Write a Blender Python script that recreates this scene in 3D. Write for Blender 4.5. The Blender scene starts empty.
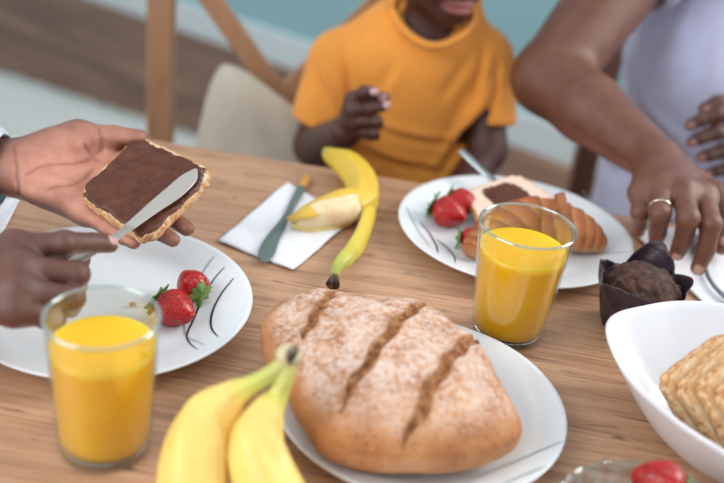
import bpy, math, random
import numpy as np
from mathutils import Vector, Matrix
random.seed(7); rng = np.random.default_rng(7)
V3 = lambda *a: np.array(a, dtype=float)
def nrm(v):
    v = np.array(v, float); return v / np.linalg.norm(v)
# ------------------------------------------------------------------ camera
FPX = 1005.0; TH = math.radians(28.5); RO = math.radians(6.8); CAM = V3(0, 0, 1.30)
FW = V3(0, math.cos(TH), -math.sin(TH)); U0 = V3(0, math.sin(TH), math.cos(TH)); R0 = V3(1, 0, 0)
RT = math.cos(RO) * R0 + math.sin(RO) * U0; UP = -math.sin(RO) * R0 + math.cos(RO) * U0
def ray(px, py): return FW + (px - 362) / FPX * RT + (241.5 - py) / FPX * UP
def P(px, py, z=.75):
    d = ray(px, py); return CAM + (z - CAM[2]) / d[2] * d
def Y(px, py, y):
    d = ray(px, py); return CAM + y / d[1] * d
def PL(px, py, c, n, off=0.0):
    d = ray(px, py); n = np.array(n); c = np.array(c) + n * off
    return CAM + ((c - CAM) @ n) / (d @ n) * d
TZ = .75
sc = bpy.context.scene; COL = sc.collection
cam = bpy.data.cameras.new('camera'); co = bpy.data.objects.new('camera', cam); COL.objects.link(co)
M = Matrix.Identity(4)
for i in range(3):
    M[i][0] = RT[i]; M[i][1] = UP[i]; M[i][2] = -FW[i]; M[i][3] = CAM[i]
co.matrix_world = M
cam.sensor_width = 36; cam.lens = FPX / 724 * 36; cam.clip_start = .05
cam.dof.use_dof = True; cam.dof.focus_distance = .975; cam.dof.aperture_fstop = 2.6
sc.camera = co
# ------------------------------------------------------------------ materials
def s2l(c):
    return tuple(((x / 255) / 12.92 if x / 255 <= .04045 else ((x / 255 + .055) / 1.055) ** 2.4) for x in c) + (1,)
class Mt:
    def __init__(s, name, base=(200, 200, 200), rough=.5, **kw):
        s.m = bpy.data.materials.new(name); s.m.use_nodes = True; s.nt = s.m.node_tree; s.N = s.nt.nodes; s.L = s.nt.links
        s.b = s.N['Principled BSDF']; s.b.inputs['Base Color'].default_value = s2l(base); s.b.inputs['Roughness'].default_value = rough
        for k, v in kw.items(): s.b.inputs[k.replace('_', ' ')].default_value = v
    def n(s, t, ins=None, **kw):
        x = s.N.new(t)
        for k, v in kw.items(): setattr(x, k, v)
        for k, v in (ins or {}).items():
            if hasattr(v, 'links') or hasattr(v, 'is_linked'): s.L.new(v, x.inputs[k])
            else: x.inputs[k].default_value = v
        return x
    def coord(s, scale=(1, 1, 1), rot=(0, 0, 0), loc=(0, 0, 0), kind='Object'):
        t = s.n('ShaderNodeTexCoord'); mp = s.n('ShaderNodeMapping', {0: t.outputs[kind], 1: loc, 2: rot, 3: scale}); return mp.outputs[0]
    def noise(s, v, scale, detail=4, rough=.55, dist=0):
        return s.n('ShaderNodeTexNoise', {'Vector': v, 'Scale': scale, 'Detail': detail, 'Roughness': rough, 'Distortion': dist}).outputs[0]
    def ramp(s, f, stops):
        r = s.n('ShaderNodeValToRGB', {0: f}); e = r.color_ramp.elements
        while len(e) < len(stops): e.new(.5)
        for q, (p, c) in zip(e, stops): q.position = p; q.color = s2l(c) if len(c) == 3 and max(c) > 1 else tuple(c) + (1,)
        return r.outputs[0]
    def bw(s, f, lo, hi): return s.ramp(f, [(lo, (0, 0, 0)), (hi, (1, 1, 1))])
    def mix(s, f, a, b, mode='MIX'):
        x = s.n('ShaderNodeMix', data_type='RGBA', blend_type=mode)
        for k, v in ((0, f), (6, a), (7, b)):
            if hasattr(v, 'is_linked'): s.L.new(v, x.inputs[k])
            else: x.inputs[k].default_value = s2l(v) if isinstance(v, tuple) and len(v) == 3 else v
        return x.outputs[2]
    def math(s, op, a, b=0.0, c=0.0):
        x = s.n('ShaderNodeMath', operation=op)
        for k, v in enumerate((a, b, c)):
            if hasattr(v, 'is_linked'): s.L.new(v, x.inputs[k])
            else: x.inputs[k].default_value = v
        return x.outputs[0]
    def attr(s, name='Col'): return s.n('ShaderNodeAttribute', attribute_name=name)
    def col(s, o): s.L.new(o, s.b.inputs['Base Color']); return s
    def rgh(s, o): s.L.new(o, s.b.inputs['Roughness']); return s
    def bump(s, h, strength=.3, dist=.002):
        b = s.n('ShaderNodeBump', {'Height': h, 'Strength': strength, 'Distance': dist})
        s.L.new(b.outputs[0], s.b.inputs['Normal']); return s

def m_wood(name, cols, grain=(1.2, 14, 14), rough=.5, knots=True, bump=.15, fine=60):
    m = Mt(name, rough=rough)
    v = m.coord(grain)
    a = m.noise(v, 1.6, 6, .6, 1.2); w = m.noise(m.coord((grain[0] * 3, grain[1] * 6, grain[2] * 6)), 2.2, 5, .65, .4)
    c = m.ramp(a, [(.28, cols[0]), (.45, cols[1]), (.60, cols[2]), (.78, cols[1])])
    c = m.mix(m.bw(w, .35, .72), c, cols[3])
    f = m.noise(m.coord((grain[0] * 8, fine * 3, fine * 3)), 3, 3, .6)
    c = m.mix(m.bw(f, .52, .75), c, cols[0])
    m.col(c); m.bump(f, bump, .0006); return m
TABLE = Mt('oak_table_top', rough=.48)
v = TABLE.coord((1.3, 17, 15)); a = TABLE.noise(v, 1.5, 6, .6, 1.6)
c = TABLE.ramp(a, [(.25, (140, 104, 78)), (.42, (176, 136, 104)), (.55, (196, 156, 124)), (.75, (186, 144, 112))])
st = TABLE.noise(TABLE.coord((2.5, 75, 60)), 2.4, 5, .7, .5); c = TABLE.mix(TABLE.math('MULTIPLY', TABLE.bw(st, .42, .62), .65), c, (200, 158, 124))
st2 = TABLE.noise(TABLE.coord((5, 160, 60), loc=(3, 5, 1)), 2.4, 3, .6); c = TABLE.mix(TABLE.math('MULTIPLY', TABLE.bw(st2, .50, .70), .6), c, (128, 90, 66))
crk = TABLE.noise(TABLE.coord((7, 62, 20), loc=(1, 9, 4)), 1.7, 4, .6, 1.2); c = TABLE.mix(TABLE.math('MULTIPLY', TABLE.bw(crk, .60, .70), .75), c, (78, 52, 42))
kn = TABLE.noise(TABLE.coord((14, 40, 20), loc=(4, 2, 4)), 1.3, 2, .5); c = TABLE.mix(TABLE.math('MULTIPLY', TABLE.bw(kn, .69, .77), .85), c, (66, 44, 36))
# plank joints every 12 cm across the table
ty = TABLE.n('ShaderNodeSeparateXYZ', {0: TABLE.coord((1, 1, 1))}).outputs[1]
fr = TABLE.math('ABSOLUTE', TABLE.math('SUBTRACT', TABLE.math('FRACT', TABLE.math('MULTIPLY', ty, 8.3)), .5))
pl = TABLE.math('FLOOR', TABLE.math('MULTIPLY', ty, 8.3)); wn = TABLE.n('ShaderNodeTexWhiteNoise', {'W': pl}, noise_dimensions='1D').outputs[0]
c = TABLE.mix(TABLE.math('MULTIPLY', wn, .15), c, (140, 100, 78))
c = TABLE.mix(TABLE.math('MULTIPLY', TABLE.bw(fr, .49, .498), .45), c, (84, 58, 46))
TABLE.col(c); TABLE.bump(st2, .2, .0006)
CHAIRW = m_wood('chair_beech', [(138, 98, 72), (170, 126, 94), (180, 136, 104), (188, 144, 112)], (14, 14, 1.2), .5)
DARKW = m_wood('chair_dark_wood', [(104, 72, 56), (128, 90, 70), (136, 98, 76), (144, 104, 82)], (14, 14, 1.2), .5)
FLOOR = Mt('floor_boards', rough=.55)
v = FLOOR.coord((1.1, 9, 9)); a = FLOOR.noise(v, 1.3, 6, .6, .8)
c = FLOOR.ramp(a, [(.3, (84, 56, 42)), (.5, (122, 88, 68)), (.72, (156, 120, 96))])
fy = FLOOR.n('ShaderNodeSeparateXYZ', {0: FLOOR.coord((1, 1, 1))}).outputs[1]
pk = FLOOR.math('MULTIPLY', fy, 7.0); fr = FLOOR.math('ABSOLUTE', FLOOR.math('SUBTRACT', FLOOR.math('FRACT', pk), .5))
wn = FLOOR.n('ShaderNodeTexWhiteNoise', {'W': FLOOR.math('FLOOR', pk)}, noise_dimensions='1D').outputs[0]
c = FLOOR.mix(FLOOR.math('MULTIPLY', wn, .5), c, (92, 64, 48)); c = FLOOR.mix(FLOOR.bw(fr, .485, .497), c, (50, 36, 30)); FLOOR.col(c)
WALL = Mt('wall_paint_teal', (142, 184, 192), .8); WALL.bump(WALL.noise(WALL.coord(), 90, 3), .1, .002)
TRIM = Mt('white_gloss_trim', (206, 222, 226), .4)
CEIL = Mt('ceiling_white', (235, 235, 235), .9)
RUG = Mt('rug_wool', (208, 210, 206), .95)
RUG.col(RUG.mix(RUG.bw(RUG.noise(RUG.coord((40, 6, 1)), 4, 4), .3, .7), (182, 186, 184), (222, 224, 220))); RUG.bump(RUG.noise(RUG.coord(), 180, 3), .8, .01)
PORC = Mt('white_porcelain', (226, 232, 236), .18, Coat_Weight=.3)
PORC.bump(PORC.noise(PORC.coord(), 14, 2), .04, .001)
BOWLM = Mt('white_glazed_bowl', (222, 224, 231), .22, Coat_Weight=.2)
LINE = Mt('plate_line_dark', (44, 58, 62), .3); LINE2 = Mt('plate_line_grey', (150, 168, 170), .3)
METAL = Mt('brushed_steel', (170, 178, 184), .28, Metallic=1.0); METAL.bump(METAL.noise(METAL.coord((1, 60, 60)), 30, 2), .05, .0003)
KNIFE = Mt('matte_steel_spreader', (176, 172, 166), .40, Metallic=.4); KNIFE.bump(KNIFE.noise(KNIFE.coord((3, 80, 80)), 20, 2), .1, .0003)
GKNIFE = Mt('sage_green_metal', (104, 122, 116), .4, Metallic=.25)
GOLD = Mt('gold_ring', (226, 214, 196), .2, Metallic=1.0)
OWOOD = Mt('orange_wood', (206, 146, 72), .5); OWOOD.bump(OWOOD.noise(OWOOD.coord((10, 200, 200)), 10, 2), .1, .0005)
PAPER = Mt('white_paper_napkin', (232, 234, 240), .9)
PAPER.bump(PAPER.n('ShaderNodeTexVoronoi', {'Vector': PAPER.coord(), 'Scale': 420.0}).outputs[0], .25, .0006)
def m_fabric(name, base, sc_=900, dark=None):
    m = Mt(name, base, .85, Sheen_Weight=.15)
    w = m.noise(m.coord(), 7, 4, .6)
    d = dark or tuple(int(x * .9) for x in base)
    m.col(m.mix(m.bw(w, .35, .7), base, d))
    m.bump(m.math('ADD', m.math('MULTIPLY', m.noise(m.coord(), sc_, 2), .25), m.noise(m.coord((1, 1, .6)), 14, 4, .6, .8)), .5, .006); return m
ORANGE = m_fabric('orange_cotton', (248, 164, 66)); LAV = m_fabric('lavender_cotton', (212, 218, 250)); KHAKI = m_fabric('khaki_canvas', (208, 200, 184))
SKYB = m_fabric('pale_blue_cotton', (206, 220, 230)); TEAL = m_fabric('teal_cotton', (74, 146, 176)); JEANS = m_fabric('navy_denim', (52, 62, 88))
def m_skin(name, rough=.38):
    m = Mt(name, rough=rough, Subsurface_Weight=.08, Subsurface_Scale=.01)
    a = m.attr('Col').outputs[0]
    n1 = m.noise(m.coord(), 45, 4, .6); c = m.mix(m.math('MULTIPLY', m.bw(n1, .35, .70), .38), a, (150, 96, 80), 'MULTIPLY')
    m.b.inputs['Subsurface Radius'].default_value = (1, .35, .2)
    m.col(c)
    cell = m.n('ShaderNodeTexVoronoi', {'Vector': m.coord(), 'Scale': 700.0}, feature='DISTANCE_TO_EDGE').outputs[0]
    wr = m.noise(m.coord(), 160, 4, .7, 1.5)
    m.bump(m.math('ADD', m.math('MULTIPLY', m.bw(cell, 0, .12), .35), wr), .35, .0012); return m
SKIN = m_skin('skin')
HAIR = Mt('black_curly_hair', (22, 18, 17), .8); HAIR.bump(HAIR.n('ShaderNodeTexVoronoi', {'Vector': HAIR.coord(), 'Scale': 160.0}).outputs[0], 1, .006)
EYEW = Mt('eye_white', (225, 220, 214), .15); IRIS = Mt('iris_brown', (40, 24, 16), .1)
def m_glass(name, tint=(246, 249, 248), base=.026, bumpy=False):
    m = Mt(name); m.N.remove(m.b); out = m.N['Material Output']
    tr = m.n('ShaderNodeBsdfTransparent', {0: s2l(tint)}); gl = m.n('ShaderNodeBsdfGlossy', {'Color': (1, 1, 1, 1), 'Roughness': .03})
    lw = m.n('ShaderNodeLayerWeight', {'Blend': .30}); f = m.math('ADD', m.math('MULTIPLY', m.math('POWER', lw.outputs[1], 1.9), .85), base)
    if bumpy:
        b = m.n('ShaderNodeBump', {'Height': m.n('ShaderNodeTexVoronoi', {'Vector': m.coord(), 'Scale': 75.0}).outputs[0], 'Strength': .6, 'Distance': .004}); m.L.new(b.outputs[0], gl.inputs['Normal']); m.L.new(b.outputs[0], lw.inputs['Normal'])
    mx = m.n('ShaderNodeMixShader', {0: f, 1: tr.outputs[0], 2: gl.outputs[0]}); m.L.new(mx.outputs[0], out.inputs[0]); return m
GLASS = m_glass('tumbler_glass'); RIMG = m_glass('tumbler_rim_glass', (222, 238, 238), .22); BASEG = Mt('tumbler_base_glass', (235, 245, 245), .02, Transmission_Weight=1.0, IOR=1.46); CGLASS = m_glass('cut_glass', (232, 240, 242), .07, True)
JUICE = Mt('orange_juice', (253, 186, 4), .3, Subsurface_Weight=.6, Subsurface_Scale=.03)
JUICE.b.inputs['Subsurface Radius'].default_value = (1, .7, .1)
# foods
def m_bread_loaf():
    m = Mt('loaf_crust', rough=.75)
    n1 = m.noise(m.coord(), 28, 6, .6); crust = m.ramp(n1, [(.25, (148, 90, 50)), (.5, (192, 130, 80)), (.75, (216, 162, 110))])
    sp = m.noise(m.coord(), 330, 2, .5); crust = m.mix(m.bw(sp, .64, .70), crust, (100, 68, 50))
    fl = m.noise(m.coord(), 190, 5, .75); fl2 = m.noise(m.coord(), 26, 4, .6)
    at = m.attr('Col').outputs[0]; r = m.n('ShaderNodeSeparateColor', {0: at})
    flour = m.math('MULTIPLY', m.bw(m.math('ADD', fl, m.math('MULTIPLY', fl2, .5)), .63, .86), r.outputs[0])
    c = m.mix(m.math('MULTIPLY', flour, .80), crust, (236, 218, 208))
    slit = m.ramp(m.noise(m.coord(), 120, 6, .7), [(.32, (92, 54, 34)), (.48, (158, 100, 56)), (.66, (206, 160, 110))])
    c = m.mix(r.outputs[1], c, slit); m.col(c)
    m.bump(m.math('ADD', m.noise(m.coord(), 75, 6, .75), m.math('MULTIPLY', m.noise(m.coord(), 260, 3), .4)), .9, .004); return m
LOAF = m_bread_loaf()
CRUMB = Mt('toast_crumb', rough=.85)
CRUMB.col(CRUMB.mix(CRUMB.bw(CRUMB.noise(CRUMB.coord(), 30, 5, .65), .38, .66), (240, 222, 198), (228, 196, 160)))
CRUMB.bump(CRUMB.noise(CRUMB.coord(), 320, 4, .7), .9, .002)
TCRUMB = Mt('toasted_crumb', rough=.85)
TCRUMB.col(TCRUMB.mix(TCRUMB.bw(TCRUMB.noise(TCRUMB.coord(), 45, 5, .65), .40, .62), (246, 226, 190), (226, 180, 124)))
TCRUMB.bump(TCRUMB.noise(TCRUMB.coord(), 300, 4, .7), .9, .002)
CRUST = Mt('toast_crust', rough=.8)
CRUST.col(CRUST.mix(CRUST.bw(CRUST.noise(CRUST.coord(), 170, 5, .7), .38, .62), (178, 116, 64), (232, 196, 150))); CRUST.bump(CRUST.noise(CRUST.coord(), 260, 4), .8, .002)
CHOC = Mt('chocolate_spread', (84, 50, 40), .36, Specular_IOR_Level=.3)
CHOC.col(CHOC.mix(CHOC.bw(CHOC.noise(CHOC.coord(), 60, 4), .3, .7), (78, 41, 28), (98, 56, 40)))
CHOC.bump(CHOC.math('ADD', CHOC.noise(CHOC.coord((1, 1, 1)), 45, 3, .5, 1.5), CHOC.math('MULTIPLY', CHOC.noise(CHOC.coord(), 300, 3), .25)), .7, .003)
PCRUMB = Mt('soft_bread_crumb', (226, 200, 182), .9); PCRUMB.bump(PCRUMB.noise(PCRUMB.coord(), 300, 4), .5, .0015)
CROIS = Mt('croissant_crust', rough=.42)
at = CROIS.attr('Col').outputs[0]; cn = CROIS.noise(CROIS.coord(), 60, 5, .65)
CROIS.col(CROIS.mix(CROIS.math('MULTIPLY', CROIS.bw(cn, .40, .66), .55), at, (150, 82, 36))); CROIS.bump(CROIS.noise(CROIS.coord((1, 1, 1)), 110, 6, .75, 1.5), .9, .004)
def m_strawb():
    m = Mt('strawberry_skin', rough=.28, Subsurface_Weight=.1, Subsurface_Scale=.004)
    c = m.mix(m.bw(m.noise(m.coord(), 55, 3), .35, .72), (184, 16, 22), (132, 8, 16))
    vo = m.n('ShaderNodeTexVoronoi', {'Vector': m.coord((1, 1, .75)), 'Scale': 290.0, 'Randomness': .4}); seed = m.bw(vo.outputs[0], .13, .20)
    c = m.mix(seed, (196, 128, 56), c); m.col(c); m.bump(m.bw(vo.outputs[0], 0, .45), .55, .0015); return m
STRAW = m_strawb()
LEAF = Mt('strawberry_leaf', (84, 124, 56), .6); LEAF.col(LEAF.mix(LEAF.bw(LEAF.noise(LEAF.coord(), 120, 3), .3, .7), (62, 104, 50), (132, 162, 84)))
BAN = Mt('banana_peel', rough=.45)
at = BAN.attr('Col').outputs[0]; bn = BAN.noise(BAN.coord(), 60, 5, .7); sp = BAN.noise(BAN.coord(), 26, 5, .75)
c = BAN.mix(BAN.math('MULTIPLY', BAN.bw(bn, .45, .75), .4), at, (214, 176, 84)); c = BAN.mix(BAN.math('MULTIPLY', BAN.bw(sp, .64, .74), .55), c, (150, 100, 48)); BAN.col(c); BAN.bump(bn, .12, .001)
BFLESH = Mt('banana_flesh', rough=.6, Subsurface_Weight=.2, Subsurface_Scale=.01); BFLESH.col(BFLESH.mix(BFLESH.bw(BFLESH.noise(BFLESH.coord(), 70, 4), .3, .7), (238, 222, 184), (226, 198, 150))); BFLESH.bump(BFLESH.noise(BFLESH.coord(), 90, 4), .4, .002)
BINNER = Mt('banana_peel_inner', (230, 214, 164), .7); BINNER.bump(BINNER.noise(BINNER.coord(), 140, 4), .4, .001)
STEMD = Mt('banana_stem_dark', (62, 44, 34), .8)
MUFF = Mt('chocolate_muffin', rough=.7); MUFF.col(MUFF.ramp(MUFF.noise(MUFF.coord(), 90, 6, .7), [(.3, (30, 15, 12)), (.48, (66, 37, 28)), (.68, (120, 76, 58))])); MUFF.bump(MUFF.noise(MUFF.coord(), 120, 6, .75), 1, .006)
WRAP = Mt('dark_muffin_paper', (58, 44, 52), .38); WRAP.col(WRAP.mix(WRAP.bw(WRAP.noise(WRAP.coord(), 30, 4), .3, .7), (42, 31, 38), (70, 56, 66))); WRAP.bump(WRAP.noise(WRAP.coord(), 40, 4, .6, 1), .7, .004)

# ------------------------------------------------------------------ object helpers
def mesh(name, verts, faces, mats, parent=None, col=None, smooth=True, mi=None, origin=None, crease=None):
    verts = np.asarray(verts, dtype=float)
    if origin is None: origin = (verts.min(0) + verts.max(0)) / 2; origin[2] = verts[:, 2].min()
    origin = np.array(origin, float)
    me = bpy.data.meshes.new(name); loc = verts - origin
    if isinstance(faces, np.ndarray) and faces.ndim == 2:
        k = faces.shape[1]; me.vertices.add(len(verts)); me.vertices.foreach_set('co', loc.astype(np.float32).ravel())
        me.loops.add(faces.size); me.loops.foreach_set('vertex_index', faces.astype(np.int32).ravel())
        me.polygons.add(len(faces)); me.polygons.foreach_set('loop_start', np.arange(0, faces.size, k, dtype=np.int32)); me.update(calc_edges=True)
    else: me.from_pydata([tuple(x) for x in loc], [], [tuple(int(i) for i in f) for f in faces])
    me.validate()
    for m in (mats if isinstance(mats, (list, tuple)) else [mats]): me.materials.append(m.m)
    if mi is not None: me.polygons.foreach_set('material_index', np.asarray(mi, dtype=np.int32))
    if smooth: me.polygons.foreach_set('use_smooth', [True] * len(me.polygons))
    if col is not None:
        a = me.color_attributes.new('Col', 'FLOAT_COLOR', 'POINT'); cc = np.ones((len(verts), 4), dtype=np.float32); cc[:, :3] = col
        a.data.foreach_set('color', cc.ravel())
    me.update()
    o = bpy.data.objects.new(name, me); COL.objects.link(o); o.location = origin
    if parent is not None:
        o.parent = parent; o.location = origin - np.array(parent.location)   # parents are never rotated before this
    return o
def empty(name, loc):
    o = bpy.data.objects.new(name, None); COL.objects.link(o); o.location = loc; o.empty_display_size = .02; return o
def tag(o, label=None, cat=None, group=None, kind=None):
    if label: o['label'] = label
    if cat: o['category'] = cat
    if group: o['group'] = group
    if kind: o['kind'] = kind
    return o
def bevel(o, w=.003, seg=3):
    b = o.modifiers.new('bevel', 'BEVEL'); b.width = w; b.segments = seg; b.limit_method = 'ANGLE'; return o
def subd(o, n=2):
    s = o.modifiers.new('sub', 'SUBSURF'); s.levels = n; s.render_levels = n; return o
def solid(o, t=.002, off=0):
    s = o.modifiers.new('solid', 'SOLIDIFY'); s.thickness = t; s.offset = off; return o
BOXF = [(0, 3, 2, 1), (4, 5, 6, 7), (0, 1, 5, 4), (1, 2, 6, 5), (2, 3, 7, 6), (3, 0, 4, 7)]
def box(name, c, size, mats, parent=None, axes=None, bev=.003, smooth=False):
    A = np.eye(3) if axes is None else np.array(axes, float); s = np.array(size) / 2
    q = [(-1, -1, -1), (1, -1, -1), (1, 1, -1), (-1, 1, -1), (-1, -1, 1), (1, -1, 1), (1, 1, 1), (-1, 1, 1)]
    v = [np.array(c) + sum(A[k] * s[k] * t[k] for k in range(3)) for t in q]
    o = mesh(name, v, BOXF, mats, parent, smooth=smooth)
    if bev: bevel(o, bev)
    return o
def beam(name, a, b, w, t, mats, parent=None, side=None, bev=.004):
    a, b = np.array(a, float), np.array(b, float); d = nrm(b - a); s = nrm(np.cross(d, side if side is not None else (0, 1, 0))); f = np.cross(s, d)
    return box(name, (a + b) / 2, (np.linalg.norm(b - a), w, t), mats, parent, [d, s, f], bev)
def lathe(prof, c, n=64):
    prof = np.array(prof, float); a = np.linspace(0, 2 * math.pi, n, endpoint=False); v = []
    for r_, z in prof: v += [(c[0] + r_ * math.cos(t), c[1] + r_ * math.sin(t), c[2] + z) for t in a]
    f = []
    for i in range(len(prof) - 1):
        for j in range(n):
            k = (j + 1) % n; f.append((i * n + j, i * n + k, (i + 1) * n + k, (i + 1) * n + j))
    return v, f
def spline(pts, m):
    pts = np.array(pts, float); n = len(pts); t = np.linspace(0, n - 1, m); out = []
    for x in t:
        i = min(int(x), n - 2); u = x - i
        p0, p1, p2, p3 = pts[max(i - 1, 0)], pts[i], pts[i + 1], pts[min(i + 2, n - 1)]
        out.append(.5 * ((2 * p1) + (-p0 + p2) * u + (2 * p0 - 5 * p1 + 4 * p2 - p3) * u * u + (-p0 + 3 * p1 - 3 * p2 + p3) * u ** 3))
    return np.array(out)
def sweep(pts, rad, m=40, n=24, sec=None, up=(0, 0, 1), cap=True):
    """tube along a smoothed path; sec(theta, t)->scale ; returns verts, faces, t per vertex, theta per vertex"""
    pr = spline(np.c_[np.array(pts, float), np.array(rad, float)], m); p, r_ = pr[:, :3], np.maximum(pr[:, 3], 1e-4)
    T = np.gradient(p, axis=0); T /= np.linalg.norm(T, axis=1)[:, None]
    th = np.linspace(0, 2 * math.pi, n, endpoint=False); v = []; tt = []; ta = []
    for i in range(m):
        s = nrm(np.cross(T[i], up)); w = np.cross(s, T[i]); t = i / (m - 1)
        for a in th:
            k = sec(a, t) if sec else (1, 1)
            if not isinstance(k, tuple): k = (k, k)
            v.append(p[i] + r_[i] * (s * math.cos(a) * k[0] + w * math.sin(a) * k[1])); tt.append(t); ta.append(a)
    f = [(i * n + j, i * n + (j + 1) % n, (i + 1) * n + (j + 1) % n, (i + 1) * n + j) for i in range(m - 1) for j in range(n)]
    if cap: f += [tuple(range(n))[::-1], tuple((m - 1) * n + j for j in range(n))]
    return np.array(v), f, np.array(tt), np.array(ta)
def lerpc(stops, t):
    xs = [s[0] for s in stops]; cs = np.array([s2l(s[1])[:3] for s in stops]); return np.stack([np.interp(t, xs, cs[:, k]) for k in range(3)], 1)

# ------------------------------------------------------------------ signed distance modelling
def smin(a, b, k):
    h = np.clip(.5 + .5 * (b - a) / k, 0, 1); return b + (a - b) * h - k * h * (1 - h)
def smax(a, b, k): return -smin(-a, -b, k)
def rc(p, a, b, ra, rb):
    a = np.array(a); ba = np.array(b) - a; pa = p - a
    h = np.clip(pa @ ba / max(ba @ ba, 1e-12), 0, 1); return np.linalg.norm(pa - h[:, None] * ba, axis=1) - (ra + (rb - ra) * h)
def ell(p, c, rad, ax=None):
    q = p - np.array(c)
    if ax is not None: q = q @ np.array(ax).T
    rad = np.array(rad); k0 = np.linalg.norm(q / rad, axis=1); k1 = np.linalg.norm(q / rad ** 2, axis=1); return k0 * (k0 - 1) / np.maximum(k1, 1e-9)
def chain(p, js, rs, k=.004):
    d = None
    for i in range(len(js) - 1):
        e = rc(p, js[i], js[i + 1], rs[i], rs[i + 1]); d = e if d is None else smin(d, e, k)
    return d
def polygonize(f, lo, hi, h, B=8):
    lo = np.array(lo, float); nb = np.ceil((np.array(hi) - lo) / (h * B)).astype(int); N = nb * B + 1
    D = np.full(N, 1.0, dtype=np.float32)
    g = np.stack(np.meshgrid(*[np.arange(n) for n in nb], indexing='ij'), -1).reshape(-1, 3)
    cc = lo + (g * B + B / 2) * h; dc = f(cc); rad = B * h * .8660 * 1.5 + .004
    o = np.arange(B + 1); off = np.stack(np.meshgrid(o, o, o, indexing='ij'), -1).reshape(-1, 3)
    ins = dc < 0
    for q in g[ins & (np.abs(dc) >= rad)]:
        D[q[0] * B:q[0] * B + B + 1, q[1] * B:q[1] * B + B + 1, q[2] * B:q[2] * B + B + 1] = -1
    act = g[np.abs(dc) < rad]
    for s in range(0, len(act), 400):
        q = act[s:s + 400]; idx = (q[:, None, :] * B + off[None]).reshape(-1, 3)
        D[idx[:, 0], idx[:, 1], idx[:, 2]] = f(lo + idx * h)
    S = D < 0
    D[0], D[-1], D[:, 0], D[:, -1], D[:, :, 0], D[:, :, -1] = (1,) * 6
    S = D < 0
    C = sum(S[a:N[0] - 1 + a, b:N[1] - 1 + b, c:N[2] - 1 + c].astype(np.int8) for a in (0, 1) for b in (0, 1) for c in (0, 1))
    A = np.argwhere((C > 0) & (C < 8)); acc = np.zeros((len(A), 3)); cnt = np.zeros(len(A))
    cor = [(a, b, c) for a in (0, 1) for b in (0, 1) for c in (0, 1)]
    val = {c: D[A[:, 0] + c[0], A[:, 1] + c[1], A[:, 2] + c[2]].astype(float) for c in cor}
    for c in cor:
        for ax in range(3):
            if c[ax] == 0:
                d = list(c); d[ax] = 1; a, b = val[c], val[tuple(d)]; m = (a < 0) != (b < 0)
                t = np.where(m, a / np.where(m, a - b, 1), 0); pt = np.tile(np.array(c, float), (len(A), 1)); pt[:, ax] += t
                acc[m] += pt[m]; cnt[m] += 1
    vt = lo + (A + acc / cnt[:, None]) * h
    M_ = N - 1; key = (A[:, 0] * M_[1] + A[:, 1]) * M_[2] + A[:, 2]; F = []
    def look(i): return np.searchsorted(key, (i[:, 0] * M_[1] + i[:, 1]) * M_[2] + i[:, 2])
    for ax in range(3):
        sl0 = [slice(1, -1)] * 3; sl1 = [slice(1, -1)] * 3; sl0[ax] = slice(0, -1); sl1[ax] = slice(1, None)
        a, b = S[tuple(sl0)], S[tuple(sl1)]; e = np.argwhere(a != b); base = np.array([1, 1, 1]); base[ax] = 0
        fl = a[e[:, 0], e[:, 1], e[:, 2]]; e = e + base; u_, w_ = (ax + 1) % 3, (ax + 2) % 3
        q = []
        for du, dw in ((-1, -1), (0, -1), (0, 0), (-1, 0)):
            i = e.copy(); i[:, u_] += du; i[:, w_] += dw; q.append(look(i))
        q = np.stack(q, 1); q[~fl] = q[~fl][:, ::-1]; F.append(q)
    return vt, np.concatenate(F)
def relax(v, F, it=2, lam=.5):
    e = np.concatenate([F[:, [0, 1]], F[:, [1, 2]], F[:, [2, 3]], F[:, [3, 0]]]); n = np.bincount(e[:, 0], minlength=len(v)) + np.bincount(e[:, 1], minlength=len(v))
    for _ in range(it):
        s = np.zeros_like(v)
        for k in range(3): s[:, k] = np.bincount(e[:, 0], v[e[:, 1], k], len(v)) + np.bincount(e[:, 1], v[e[:, 0], k], len(v))
        v = v * (1 - lam) + lam * s / n[:, None]
    return v
def join(*vf):
    v, f, o = [], [], 0
    for a, b in vf: v.append(a); f.append(b + o); o += len(a)
    return np.concatenate(v), np.concatenate(f)
#@@
# ================================================================== SETTING
wa, wb = P(181, 29, 0), P(574, 165, 0); wd = nrm(wb - wa); wn_ = V3(-wd[1], wd[0], 0)      # wn_ points away from the table
def wpt(s, z=0, off=0): return wa + wd * s + wn_ * off + V3(0, 0, z)
ang = math.atan2(wd[1], wd[0])
def slab(name, c, size, mats, rz=0, bev=0):
    o = box(name, (0, 0, 0), size, mats, bev=bev); o.location = (c[0], c[1], c[2] - size[2] / 2); o.rotation_euler = (0, 0, rz); return o
o = slab('floor', (0, 1.5, -.05), (9, 9, .1), FLOOR, 0); o.rotation_euler = (0, 0, ang); tag(o, kind='structure')
c = wpt(1.0, 1.3, .06); tag(slab('wall_back', c, (7.6, .12, 2.6), WALL, ang), kind='structure')
c = wpt(1.0, .062, -.010); tag(slab('baseboard_back', c, (7.6, .02, .126), TRIM, ang, .006), kind='structure')
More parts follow.
